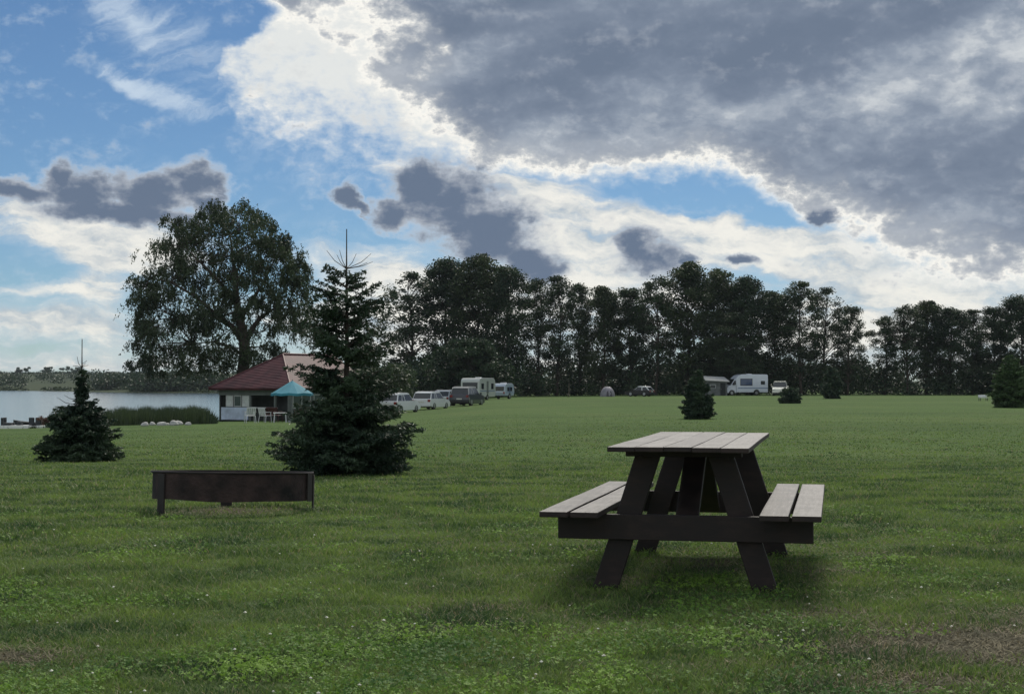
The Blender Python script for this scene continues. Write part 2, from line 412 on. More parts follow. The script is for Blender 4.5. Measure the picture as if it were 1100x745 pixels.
m0 = N.new('ShaderNodeMix'); m0.data_type = 'RGBA'; m0.blend_type = 'MULTIPLY'; m0.inputs[0].default_value = .9; L.new(colr, m0.inputs[6]); L.new(strk, m0.inputs[7]); colr = m0.outputs[2]
spot = gramp(gnoise(24, 4, (1, .6, 1), .7), [(.3, (.45, .45, .45)), (.62, (1, 1, 1)), (.8, (1.5, 1.45, 1.3))])
mm = N.new('ShaderNodeMix'); mm.data_type = 'RGBA'; mm.blend_type = 'MULTIPLY'; mm.inputs[0].default_value = .8; L.new(colr, mm.inputs[6]); L.new(spot, mm.inputs[7]); colr = mm.outputs[2]
# bare earth patches, one of them darkening the ground as the fire ring's shadow
sepg = N.new('ShaderNodeSeparateXYZ'); L.new(geo.outputs['Position'], sepg.inputs[0])
dm = None
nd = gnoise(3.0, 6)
for (x, y, rx, ry, s) in DIRT_SHADE:
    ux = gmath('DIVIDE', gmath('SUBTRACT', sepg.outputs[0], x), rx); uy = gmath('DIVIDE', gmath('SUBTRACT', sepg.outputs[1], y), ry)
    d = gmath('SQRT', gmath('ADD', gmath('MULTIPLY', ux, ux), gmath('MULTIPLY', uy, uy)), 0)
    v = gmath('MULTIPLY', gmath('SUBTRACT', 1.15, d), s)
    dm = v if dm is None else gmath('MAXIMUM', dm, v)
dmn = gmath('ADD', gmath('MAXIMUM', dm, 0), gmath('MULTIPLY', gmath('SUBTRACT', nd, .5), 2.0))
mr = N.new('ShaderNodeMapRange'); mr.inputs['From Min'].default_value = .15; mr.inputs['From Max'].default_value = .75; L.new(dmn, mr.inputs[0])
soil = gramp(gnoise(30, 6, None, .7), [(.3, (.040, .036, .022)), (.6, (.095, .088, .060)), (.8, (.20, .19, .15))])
near = N.new('ShaderNodeMapRange'); near.inputs['From Min'].default_value = 16; near.inputs['From Max'].default_value = 34; near.inputs['To Min'].default_value = .22; near.inputs['To Max'].default_value = 0
L.new(sepg.outputs[1], near.inputs[0])
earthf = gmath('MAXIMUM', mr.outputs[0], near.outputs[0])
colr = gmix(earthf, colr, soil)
# far fields beyond the lake
farf = N.new('ShaderNodeMapRange'); farf.inputs['From Min'].default_value = 380; farf.inputs['From Max'].default_value = 500; L.new(sepg.outputs[1], farf.inputs[0])
fieldc = gramp(gnoise(.006, 5, (1, .5, 1)), [(.3, (.028, .042, .022)), (.5, (.045, .060, .030)), (.62, (.032, .048, .025)), (.75, (.060, .068, .038))])
colr = gmix(farf.outputs[0], colr, fieldc)
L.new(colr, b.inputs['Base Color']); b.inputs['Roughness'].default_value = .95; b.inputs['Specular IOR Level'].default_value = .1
bp = N.new('ShaderNodeBump'); bp.inputs['Strength'].default_value = .9; bp.inputs['Distance'].default_value = .05
L.new(gmath('ADD', gnoise(14, 6, None, .7), gnoise(1.2, 4)), bp.inputs['Height']); L.new(bp.outputs[0], b.inputs['Normal'])

ys = np.concatenate([np.linspace(-60, 0, 8), np.linspace(1, 40, 118), 40 * (2600 / 40) ** np.linspace(.008, 1, 190)])
xh = np.concatenate([np.linspace(0, 12, 40), 12 * (1800 / 12) ** np.linspace(.015, 1, 95)])
xs = np.concatenate([-xh[::-1], xh[1:]])
XX, YY = np.meshgrid(xs, ys)
ZZ = gz(XX, YY)
bumpz = (np.sin(XX * .9 + YY * .37) * np.sin(YY * .71 - XX * .23) * .008 + np.sin(XX * .21 + 1) * np.sin(YY * .17) * .015)
ZB = ZZ + bumpz * (YY < 90)
def gzb(X, Y):
    return gz(X, Y) + (np.sin(X * .9 + Y * .37) * np.sin(Y * .71 - X * .23) * .008 + np.sin(X * .21 + 1) * np.sin(Y * .17) * .015) * (Y < 90)
vv = np.stack([XX, YY, ZB], -1).reshape(-1, 3)
ny, nx = XX.shape
ii = (np.arange(ny - 1)[:, None] * nx + np.arange(nx - 1)[None, :]).ravel()
lp = np.stack([ii, ii + 1, ii + nx + 1, ii + nx], -1).ravel()
gme = fast_mesh('ground', vv, np.full(len(ii), 4), lp, [mg], smooth=True)
tag(mesh_obj('ground', gme), kind='structure')

# ------------------------------------------------------------------ lake
mw, nt3, b = new_mat('lake_water'); N3, L3 = nt3.nodes, nt3.links
b.inputs['Base Color'].default_value = (.03, .05, .055, 1); b.inputs['Roughness'].default_value = .12; b.inputs['IOR'].default_value = 1.33
g3 = N3.new('ShaderNodeNewGeometry'); mp3 = N3.new('ShaderNodeMapping'); mp3.inputs['Scale'].default_value = (.5, 1.3, 1); L3.new(g3.outputs['Position'], mp3.inputs[0])
n3 = N3.new('ShaderNodeTexNoise'); n3.inputs['Scale'].default_value = 2.0; n3.inputs['Detail'].default_value = 5; L3.new(mp3.outputs[0], n3.inputs[0])
b3 = N3.new('ShaderNodeBump'); b3.inputs['Strength'].default_value = .12; b3.inputs['Distance'].default_value = .05
L3.new(n3.outputs[0], b3.inputs['Height']); L3.new(b3.outputs[0], b.inputs['Normal'])
tag(obj('lake', [(-420, 80, -1.9), (-2, 80, -1.9), (-2, 720, -1.9), (-420, 720, -1.9)], [(0, 1, 2, 3)], mw), kind='structure')

# ------------------------------------------------------------------ lawn grass, clover
rg = np.random.default_rng(5)
def vnoise(X, Y, s, seed):
    r = np.random.default_rng(seed); T = r.random((64, 64))
    x = X / s + 1000; y = Y / s + 1000
    xi = np.floor(x).astype(int); yi = np.floor(y).astype(int); fx = x - xi; fy = y - yi
    fx = fx * fx * (3 - 2 * fx); fy = fy * fy * (3 - 2 * fy)
    g = lambda a, c: T[a % 64, c % 64]
    return (g(xi, yi) * (1 - fx) + g(xi + 1, yi) * fx) * (1 - fy) + (g(xi, yi + 1) * (1 - fx) + g(xi + 1, yi + 1) * fx) * fy
def dirt_shade_at(X, Y):
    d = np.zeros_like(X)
    for (x, y, rx, ry, s) in DIRT_SHADE: d = np.maximum(d, (1.15 - np.hypot((X - x) / rx, (Y - y) / ry)) * s)
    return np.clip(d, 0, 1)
def scatter(y0, y1, n):
    # denser near the front of the band
    t = rg.random(n); Y = y0 * (y1 / y0) ** t
    X = (rg.random(n) * 2 - 1) * (.40 * Y + 2.2)
    return X, Y
bl = []
for (y0, y1, n, wd, h0, h1) in ((4.6, 9.0, 310000, .0045, .018, .048), (9.0, 16, 190000, .0075, .02, .05), (16, 30, 135000, .013, .022, .05), (30, 95, 110000, .028, .02, .045)):
    X, Y = scatter(y0, y1, int(n * GRASS_K))
    dn = vnoise(X, Y, .5, 1) * .5 + vnoise(X, Y, .13, 2) * .5
    keep = (rg.random(len(X)) > dirt_shade_at(X, Y) * 1.0) & (dn + rg.random(len(X)) * .5 > .30)
    if y0 == 30: keep &= rg.random(len(X)) < np.clip((95 - Y) / 60, 0, 1) ** 1.3
    X, Y = X[keep], Y[keep]; dn = dn[keep]
    H = (h0 + (h1 - h0) * rg.random(len(X)) ** 1.5) * (.62 + .7 * vnoise(X, Y, .9, 3)) * (.45 + 1.1 * vnoise(X, Y, .14, 4))
    bl.append((X, Y, H, np.full(len(X), wd) * (.7 + .6 * rg.random(len(X)))))
X, Y, H, Wd = (np.concatenate([q[i] for q in bl]) for i in range(4))
n = len(X); Z = gzb(X, Y) - .004
a = rg.random(n) * 2 * np.pi; ca, sa = np.cos(a), np.sin(a)
la = rg.random(n) * 2 * np.pi; ln = H * (.3 + .9 * rg.random(n))
lx, ly = np.cos(la) * ln, np.sin(la) * ln
def pt(s, t):   # s across (-1..1), t along 0..1
    wv = Wd * (1 - t * .65) * .5 * s
    return np.stack([X + ca * wv + lx * t * t, Y + sa * wv + ly * t * t, Z + H * t * (1 - .18 * t)], -1)
top = np.stack([X + lx, Y + ly, Z + H * .82], -1)
v = np.stack([pt(-1, 0), pt(1, 0), pt(-1, .55), pt(1, .55), top], 1).reshape(-1, 3)
k = np.arange(n)[:, None] * 5
lp = (k + np.array([[0, 1, 3, 2, 2, 3, 4]])).ravel()
m_grass = leaf_mat('grass_blades', (.024 * GR_K, .056 * GR_K, .018 * GR_K), (.138 * GR_K, .200 * GR_K, .044 * GR_K), .35, 1.3, .55, straw=.07)
tag(mesh_obj('lawn_grass', fast_mesh('lawn_grass', v, np.tile([4, 3], n), lp, [m_grass])), 'short patchy lawn grass covering the whole meadow', 'grass', kind='stuff')

# dry worn turf where people tread
X, Y = scatter(4.6, 15, int(300000 * GRASS_K))
dd = dirt_shade_at(X, Y); keep = rg.random(len(X)) < np.clip(dd * 1.3 + .22 * (vnoise(X, Y, 1.1, 41) > .55) * (X > -.6), 0, 1); X, Y = X[keep], Y[keep]
n = len(X); Z = gzb(X, Y); a = rg.random(n) * 2 * np.pi; ln = .012 + .03 * rg.random(n); w = .0016 + .002 * rg.random(n)
dx_, dy_ = np.cos(a) * ln, np.sin(a) * ln; z0 = Z + .002 + .010 * rg.random(n); z1 = Z + .004 + .022 * rg.random(n)
v = np.stack([np.stack([X - dy_ / ln * w, Y + dx_ / ln * w, z0], -1), np.stack([X + dy_ / ln * w, Y - dx_ / ln * w, z0], -1), np.stack([X + dx_, Y + dy_, z1], -1)], 1).reshape(-1, 3)
m_dry = leaf_mat('dry_grass', (.075, .075, .040), (.24, .21, .13), .25, 5.0, .8)
tag(mesh_obj('dry_grass', fast_mesh('dry_grass', v, np.full(n, 3), np.arange(n * 3), [m_dry])), 'worn dry straw and litter on the bare patches of the lawn', 'dry grass', kind='stuff')

# clover and other low broad leaves, in lighter patches
X, Y = scatter(4.6, 13, int(260000 * GRASS_K))
pn = vnoise(X, Y, .55, 11) * .6 + vnoise(X, Y, .16, 12) * .4
bx = np.exp(-((X + .60) / .75) ** 2 - ((Y - 5.7) / .55) ** 2) * .42 - .12 * (Y > 8)
keep = pn + bx - dirt_shade_at(X, Y) * .35 + rg.random(len(X)) * .42 > .85; X, Y = X[keep], Y[keep]
n = len(X); Z = gzb(X, Y) + .012 + .028 * rg.random(n)
C = np.stack([X, Y, Z], -1); r = .0035 + .005 * rg.random(n) ** 1.5
vs_, lp_ = [], []
nm = np.stack([rg.normal(0, .6, n), rg.normal(0, .6, n) - .25, np.ones(n)], -1); nm /= np.linalg.norm(nm, axis=1)[:, None]
t1 = np.cross(nm, rg.normal(size=(n, 3))); t1 /= np.linalg.norm(t1, axis=1)[:, None]; t2 = np.cross(nm, t1)
for q in range(3):
    a0 = q * 2.094; d = t1 * math.cos(a0) + t2 * math.sin(a0); e = -t1 * math.sin(a0) + t2 * math.cos(a0); rr = r[:, None]
    vs_.append(np.stack([C, C + d * rr * .8 + e * rr * .62, C + d * rr * 1.5, C + d * rr * .8 - e * rr * .62], 1))
v = np.concatenate(vs_, 1).reshape(-1, 3)
m_clov = leaf_mat('clover_leaves', (.040 * GR_K, .095 * GR_K, .020 * GR_K), (.14 * GR_K, .24 * GR_K, .030 * GR_K), .35, 1.5, .7)
tag(mesh_obj('clover', fast_mesh('clover', v, np.full(n * 3, 4), np.arange(n * 12), [m_clov])), 'bright green clover patches in the grass at the bottom edge', 'clover', kind='stuff')
# small white clover heads / daisies
X, Y = scatter(4.8, 11, 240)
keep = vnoise(X, Y, .9, 21) > .5; X, Y = X[keep], Y[keep]; Z = gzb(X, Y) + .03 + .02 * rg.random(len(X))
mb = MB()
for x, y, z in zip(X, Y, Z):
    r = .0035 + .005 * rg.random(); pts = []
    for j in range(6):
        t = j * math.pi / 3 + rg.random(); pts.append((x + r * math.cos(t), y + r * math.sin(t), z + r * .3 * rg.random()))
    mb.add(pts + [(x, y, z + r * .9), (x, y, z - r * .6)], [(j, (j + 1) % 6, 6) for j in range(6)] + [((j + 1) % 6, j, 7) for j in range(6)])
tag(mb.build('white_clover_flowers', mat('petal_white', (.62, .62, .52), .8)), 'tiny white clover heads scattered over the near lawn', 'flowers', kind='stuff')
# ------------------------------------------------------------------ foliage tools
def quads(C, size, asp, rng, axis=None, jitter=1.0, flat=0.0):
    n = len(C)
    if axis is None:
        d = rng.normal(size=(n, 3))
    else:
        d = axis + rng.normal(size=(n, 3)) * jitter * .5
    d /= np.linalg.norm(d, axis=1)[:, None] + 1e-9
    q = rng.normal(size=(n, 3)); q[:, 2] *= (1 - flat)
    w = np.cross(d, q); w /= np.linalg.norm(w, axis=1)[:, None] + 1e-9
    s = (size * (.6 + .8 * rng.random(n)))[:, None]
    return np.stack([C - d * s * .5, C + w * s * asp * .5, C + d * s * .5, C - w * s * asp * .5], 1).reshape(-1, 3)
def foliage_obj(name, v, m, parent):
    n = len(v) // 4
    return mesh_obj(name, fast_mesh(name, v, np.full(n, 4), np.arange(n * 4), [m]), parent)
m_bark = mat('bark', (.060, .048, .038), .95, var=.35, scale=4, bump=.6)
m_bark_pale = mat('bark_pale', (.10, .085, .07), .95, var=.35, scale=4)
m_leaf_a = leaf_mat('alder_leaves', (.014, .032, .016), (.044, .076, .030), .22, .35)
m_leaf_b = leaf_mat('dense_leaves', (.012, .030, .016), (.040, .072, .030), .2, .3)
m_leaf_c = leaf_mat('lime_leaves', (.016, .034, .014), (.054, .082, .030), .22, .3)
m_leaf_w = leaf_mat('willow_leaves', (.020, .038, .018), (.056, .084, .036), .24, .4)
m_leaf_r = leaf_mat('red_leaves', (.07, .035, .025), (.14, .07, .045), .25, .5)
m_need = leaf_mat('spruce_needles', (.014, .034, .022), (.058, .096, .048), .12, 1.6, .6)
m_need_l = leaf_mat('young_spruce_needles', (.032, .066, .024), (.085, .145, .05), .12, 1.2, .6)
m_reed = leaf_mat('reeds', (.018, .036, .016), (.055, .080, .034), .2, .4)

def limb(mb, p0, p1, r0, r1, rng, sag=0.0, n=6, seg=5):
    p0 = np.array(p0, float); p1 = np.array(p1, float); L_ = np.linalg.norm(p1 - p0)
    pts, rs = [], []
    o = rng.normal(size=3) * L_ * .06
    for i in range(seg + 1):
        t = i / seg
        p = p0 * (1 - t) + p1 * t + o * math.sin(math.pi * t) + np.array([0, 0, -sag * L_ * math.sin(math.pi * t)])
        pts.append(p); rs.append(r0 * (1 - t) + r1 * t)
    mb.tube(pts, rs, n); return pts

def broadleaf(root, H, clumps, leafsize, m_leaf, seed, trunk_r, trunk_top=.85, lean=(0, 0), per=100, asp=.7, flat=.65, bark=None, trunk_pts=None, parts=('crown', 'trunk')):
    """clumps: list of (x, y, z, r, weight) in tree metres. One crown mesh, one trunk mesh with its limbs."""
    rng = np.random.default_rng(seed); mb = MB()
    if trunk_pts is None:
        trunk_pts = []
        for i in range(9):
            t = i / 8; trunk_pts.append((lean[0] * t + .012 * H * math.sin(5 * t + seed), lean[1] * t + .012 * H * math.cos(4 * t + seed), -.2 + (H * trunk_top + .2) * t))
    tp = np.array(trunk_pts); nseg = len(tp) - 1
    mb.tube(list(map(tuple, tp)), [trunk_r * (1.25 if i == 0 else 1) * (1 - .88 * (i / nseg)) for i in range(nseg + 1)], 9)
    cs = []
    for (x, y, z, r, w) in clumps:
        za = z - .10 * H - .35 * math.hypot(x - np.interp(z, tp[:, 2], tp[:, 0]), y)
        za = max(za, .12 * H)
        a = np.array([np.interp(za, tp[:, 2], tp[:, 0]), np.interp(za, tp[:, 2], tp[:, 1]), za])
        rr = trunk_r * (1 - .85 * za / (H * trunk_top)) * .35
        if w > .15: limb(mb, a, (x, y, z), max(rr, .03), .015, rng, sag=-.06, n=5, seg=4)
        n = int(per * w)
        g = rng.normal(size=(n, 3)); g /= np.linalg.norm(g, axis=1)[:, None]; g *= (rng.random(n) ** .45)[:, None]
        cs.append(np.array([x, y, z]) + g * np.array([r, r, r * flat]))
    C = np.concatenate(cs)
    foliage_obj(parts[0], quads(C, leafsize, asp, rng), m_leaf, root)
    mb.build(parts[1], bark or m_bark, root, smooth=True)
    return root

def prof_clumps(H, Wd, seed, n, base=.2, shape='round', rk=.065):
    rng = random.Random(seed); out = []
    for _ in range(n):
        t = base + (1.0 - base) * rng.random() ** .85
        u = (t - base) / (1 - base)
        if shape == 'round': pr = (math.sin(math.pi * min(1, .10 + .88 * u)) ** .55)
        elif shape == 'tall': pr = .45 + .55 * math.sin(math.pi * (.15 + .75 * u)) if u < .85 else .8 * (1 - u) / .15 * .7 + .2
        else: pr = (1 - u) ** .6 * (.4 + .6 * min(1, u * 4))
        a = rng.random() * 2 * math.pi; rr = Wd / 2 * pr * rng.random() ** .5
        r = H * rk * (.6 + .8 * rng.random())
        out.append((rr * math.cos(a), rr * math.sin(a), min(t * H, H - r * .5), r, .5 + rng.random()))
    # a leading top
    out.append((0, 0, H * .96, H * rk * .8, .8))
    return out

# ------------------------------------------------------------------ the far treeline
variants = {}
def variant(kind, k):
    key = (kind, k)
    if key in variants: return variants[key], False
    return None, True
TL = [  # px, top, width, kind, variant, distance, label
 (440, 293, 62, 'airy', 0, 205, 'sparse airy tree with sky between its branches, at the left end of the row'),
 (480, 279, 64, 'dense', 0, 208, 'tall dark tree with a rounded top directly above the pale caravan'),
 (516, 274, 66, 'dense', 1, 206, 'highest broad tree of the left clump, between the round-topped one and the airy ones'),
 (545, 288, 50, 'dense', 2, 204, 'dark tree sloping down on the right shoulder of the left clump'),
 (577, 300, 42, 'airy', 1, 208, 'slender see-through tree just right of the left clump of trees'),
 (600, 297, 46, 'airy', 2, 205, 'tallest slender see-through tree, behind the thin wooden post'),
 (624, 306, 38, 'airy', 3, 209, 'narrow airy tree between the wooden post and the dome tent'),
 (648, 309, 46, 'dense', 3, 206, 'dark flat-topped tree standing right above the dome tent'),
 (678, 311, 46, 'dense', 4, 208, 'lower dark tree above the white-roofed car half hidden in the trees'),
 (706, 297, 46, 'airy', 4, 205, 'gappy tree rising just left of the tallest trees in the middle'),
 (738, 283, 60, 'dense', 5, 206, 'tallest domed tree in the middle of the row, above the small spruce'),
 (772, 290, 54, 'dense', 1, 209, 'tall rounded tree right of the tallest dome, above the grey shed'),
 (802, 298, 48, 'dense', 0, 206, 'dark tree directly above the white motorhome'),
 (785, 336, 58, 'willow', 0, 203, 'softer greyish low tree in front of the row, left of the motorhome top'),
 (832, 314, 46, 'dense', 3, 207, 'medium dark tree above the pale van beside the motorhome'),
 (860, 303, 44, 'airy', 2, 205, 'pointed airy tree above the dark low bush on the lawn'),
 (887, 309, 48, 'airy', 0, 208, 'spreading airy tree above the little dark spruce'),
 (909, 330, 34, 'airy', 3, 204, 'last tree before the gap in the row, leaning to the right'),
 (951, 340, 34, 'airy', 1, 206, 'first thin tree to the right of the gap in the row'),
 (973, 328, 42, 'airy', 4, 204, 'gappy tree second to the right of the gap'),
 (996, 324, 44, 'dense', 5, 207, 'highest tree of the right group, with a small pointed tip'),
 (1021, 332, 44, 'dense', 2, 205, 'dark full tree in the middle of the right group'),
 (1045, 333, 38, 'airy', 2, 208, 'tree in the right group with light spots low in its crown'),
 (1069, 331, 40, 'dense', 4, 205, 'dark tree of the right group left of the green roadside spruce'),
 (1097, 318, 52, 'dense', 0, 203, 'tall tree cut by the right edge of the picture'),
]
H0 = 17.0
for (px, top, wpx, kind, k, Y, label) in TL:
    Y += 8; g = G(px, Y); zt = W(px, top, Y).z; H = zt - g.z; wd = wpx / F * Y * 1.12
    pr, new = variant(kind, k)
    if new:
        root = thing('broadleaf_tree', (0, 0, 0))
        if kind == 'dense': broadleaf(root, H0, prof_clumps(H0, 7.0, 100 + k, 130, .16, 'round', .062), .24, (m_leaf_b, m_leaf_c)[k % 2], 10 + k, .22, per=185, flat=.85)
        elif kind == 'airy': broadleaf(root, H0, prof_clumps(H0, 5.6, 200 + k, 105, .20, 'tall', .048), .22, m_leaf_a, 30 + k, .18, per=110, flat=.8)
        else: broadleaf(root, H0, prof_clumps(H0, 9.0, 300 + k, 120, .05, 'round', .075), .25, m_leaf_w, 50 + k, .25, per=230)
        variants[(kind, k)] = (root, 7.0 if kind == 'dense' else 5.6 if kind == 'airy' else 9.0); o = root; ww = variants[(kind, k)][1]
    else:
        o = copy_tree(pr[0]); ww = pr[1]
    o.location = g; s = H / H0; o.scale = (wd / ww, wd / ww, s); o.rotation_euler = (0, 0, px * .37)
    if px == 909: o.rotation_euler = (0, R(4), 0)
    tag(o, label, 'tree', 'tall trees in the row behind the meadow')

# undergrowth below the row and the wood behind it
def mass(name, blobs_, leafsize, m, seed, label, cat, per=160, parent=None):
    rng = np.random.default_rng(seed); cs = []
    for (x, y, z, rx, rz) in blobs_:
        n = int(per); g = rng.normal(size=(n, 3)); g /= np.linalg.norm(g, axis=1)[:, None]; g *= (rng.random(n) ** .33)[:, None]
        cs.append(np.array([x, y, z]) + g * np.array([rx, rx, rz]))
    C = np.concatenate(cs); C = C[C[:, 2] > gz(C[:, 0], C[:, 1]) - .1]
    o = foliage_obj(name, quads(C, leafsize, .75, rng), m, parent)
    if label: tag(o, label, cat, kind='stuff')
    return o
rb = random.Random(3); bs = []
UT = [(380, 392), (410, 388), (450, 386), (470, 372), (500, 362), (530, 366), (548, 384), (570, 402), (600, 398), (630, 402), (655, 396), (700, 396), (730, 388), (760, 380), (800, 378), (830, 384), (860, 392), (890, 388), (910, 380), (930, 386), (960, 400), (1000, 404), (1050, 398), (1090, 390), (1130, 380), (1250, 380)]
px = 395
while px < 1250:
    top = np.interp(px, [u[0] for u in UT], [u[1] for u in UT]) + rb.uniform(-4, 7)
    for Y in ((213, 221) if px > 555 else (196, 206, 216)):
        g = G(px + rb.uniform(-5, 5), Y + rb.uniform(-2, 4)); zt = W(px, top + rb.uniform(0, 12), Y).z
        zz = g.z
        while zz < zt - .4:
            r = rb.uniform(1.0, 1.9); bs.append((g.x + rb.uniform(-.8, .8), g.y, min(zz + r * .8, zt - r * .7), r, r * .9)); zz += r * 1.05
    px += rb.uniform(5, 9)
mass('undergrowth', bs, .34, m_leaf_b, 7, 'dark tangle of low bushes filling the space under the tree row', 'undergrowth', per=150)
bs = []
for i in range(150):
    px = rb.uniform(400, 1300); Y = rb.uniform(228, 262); top = rb.uniform(385, 406) if not 905 < px < 945 else 396
    g = G(px, Y); r = rb.uniform(1.6, 2.6); bs.append((g.x, g.y, W(px, top, Y).z - r * .6, r, r)); bs.append((g.x, g.y, g.z + r, r, r * 1.2))
mass('far_woods', bs, .5, m_leaf_b, 8, 'dim mass of woodland seen between the trunks of the row', 'woods', per=110)
# bushes left of the cars and behind the house
bs = []
for i in range(70):
    px = rb.uniform(318, 440); Y = rb.uniform(128, 150); top = np.interp(px, [318, 345, 380, 410, 440], [392, 388, 386, 391, 396]) + rb.uniform(-2, 8)
    g = G(px, Y); zt = W(px, top, Y).z; r = rb.uniform(.7, 1.3)
    for z in np.arange(g.z + .5, zt - r * .5, r * 1.1): bs.append((g.x + rb.uniform(-.4, .4), g.y, z, r, r))
    bs.append((g.x, g.y, zt - r * .6, r, r * .8))
mass('thicket', bs, .24, m_leaf_w, 9, 'low green thicket between the red-roofed house and the parked cars', 'bushes', per=120)

# the dark low trees in front of the left clump
root = thing('broadleaf_tree', G(506, 194), 0, 'low dark bushy tree below the left clump, just behind the caravans', 'tree')
H = W(506, 364, 194).z - root.location.z
broadleaf(root, H, prof_clumps(H, 8.0, 400, 80, .05, 'round', .13), .30, m_leaf_b, 61, .2, per=170)

# ------------------------------------------------------------------ the great willow behind the house
YW = 122.0; gw = G(261, YW)
def wl(px, py, r, w, dep=0.0):
    p = W(px, py, YW); return (p.x - gw.x, dep, p.z - gw.z, r / F * YW, w)
rw = random.Random(12)
dense = [(240,235,24),(270,238,22),(215,245,20),(292,258,18),(250,255,26),(225,268,24),(200,262,18),(182,262,16),(300,275,18),(282,285,22),(312,272,12),(175,285,14),(235,290,26),(205,300,24),(180,312,22),(165,325,18),(155,308,10),(262,300,24),(290,310,20),(245,318,22),(215,330,24),(190,345,18),(160,350,14),(310,300,14),(275,328,18),(255,340,14),(232,348,14),(296,328,10),(262,275,20),(198,282,16),(318,288,8),(150,330,10),(300,250,10),(192,248,12),(262,228,16),(232,228,14)]
sparse = [(150,345,14),(143,362,10),(160,372,12),(155,386,8),(172,360,14),(185,375,12),(200,370,12),(192,388,9),(215,375,14),(230,385,12),(218,392,9),(245,372,12),(205,388,8),(310,325,14),(322,310,10),(325,335,10),(312,345,10),(300,352,10),(322,295,8),(290,372,10),(280,380,10),(300,382,7),(168,392,6),(175,378,9),(272,385,8),(240,392,8),(285,392,7),(305,338,8),(325,350,6)]
cl = []
def in_crown(px, py):
    ol = [(150, 395), (150, 382), (138, 360), (132, 335), (138, 310), (152, 292), (165, 265), (180, 242), (210, 228), (250, 220), (285, 228), (300, 248), (322, 268), (330, 295), (338, 320), (330, 350), (312, 378), (292, 388), (275, 380), (240, 396), (200, 396), (185, 388), (170, 397)]
    c = False
    for i in range(len(ol)):
        (x1, y1), (x2, y2) = ol[i], ol[i - 1]
        if (y1 > py) != (y2 > py) and px < (x2 - x1) * (py - y1) / (y2 - y1) + x1: c = not c
    return c
k_ = 0
while k_ < 250:
    px, py = rw.uniform(130, 340), rw.uniform(218, 398)
    if in_crown(px, py): cl.append(wl(px, py, rw.uniform(7, 14), rw.uniform(.10, .24), rw.uniform(-1, 1) * math.sqrt(max(.1, 1 - ((px - 235) / 100) ** 2)) * 6)); k_ += 1
for (px, py, r) in dense:
    for q in range(5): cl.append(wl(px + rw.uniform(-9, 9), py + rw.uniform(-9, 9), r * rw.uniform(.35, .75), rw.uniform(.3, .75), rw.uniform(-1, 1) * math.sqrt(max(.1, 1 - ((px - 235) / 95) ** 2)) * 5.5))
for (px, py, r) in sparse:
    for q in range(4): cl.append(wl(px + rw.uniform(-8, 8), py + rw.uniform(-8, 8), r * rw.uniform(.5, .9), rw.uniform(.2, .38), rw.uniform(-3.5, 3.5)))
def wp(px, py, d=0):
    p = W(px, py, YW); return (p.x - gw.x, d, p.z - gw.z)
tp = [wp(262, 452), wp(262, 425), wp(261, 400), wp(263, 380), wp(262, 362), wp(258, 345), wp(254, 325), wp(253, 300), wp(250, 275), wp(247, 250)]
root = thing('willow_tree', gw, 0, 'huge spreading old tree with a dark forked trunk behind the red-roofed house', 'tree')
rng = np.random.default_rng(77); mb = MB()
mb.tube(tp, [.62, .55, .50, .47, .42, .34, .27, .2, .12, .05], 12)
for (pts, rs) in (([wp(262, 372), wp(270, 352, .5), wp(278, 340, 1), wp(292, 330, 1.5), wp(306, 326, 2)], [.28, .22, .17, .1, .04]),
                  ([wp(261, 366), wp(250, 350, -.6), wp(238, 342, -1), wp(218, 338, -1.5), wp(195, 342, -2)], [.30, .24, .2, .12, .05]),
                  ([wp(257, 345), wp(268, 322, 1), wp(280, 300, 2), wp(290, 275, 2.4)], [.22, .16, .1, .04]),
                  ([wp(254, 328), wp(240, 305, -1), wp(222, 285, -2), wp(205, 268, -2.5)], [.2, .15, .1, .04]),
                  ([wp(262, 382), wp(245, 372, 1), wp(225, 366, 2), wp(200, 368, 2.4)], [.16, .12, .08, .03]),
                  ([wp(240, 343, -1), wp(215, 320, -1.5), wp(190, 305, -2), wp(168, 300, -2)], [.16, .12, .08, .03])):
    mb.tube(pts, rs, 8)
MP = np.array([wp(262, 372), wp(261, 360), wp(258, 345), wp(254, 325), wp(253, 300), wp(250, 275), wp(247, 252), wp(278, 340, 1), wp(292, 330, 1.5), wp(306, 326, 2), wp(238, 342, -1), wp(218, 338, -1.5), wp(195, 342, -2), wp(268, 322, 1), wp(280, 300, 2), wp(290, 275, 2.4), wp(240, 305, -1), wp(222, 285, -2), wp(205, 268, -2.5), wp(245, 372, 1), wp(225, 366, 2), wp(200, 368, 2.4), wp(215, 320, -1.5), wp(190, 305, -2), wp(168, 300, -2)])
cs, ax = [], []
TP = np.array(tp)
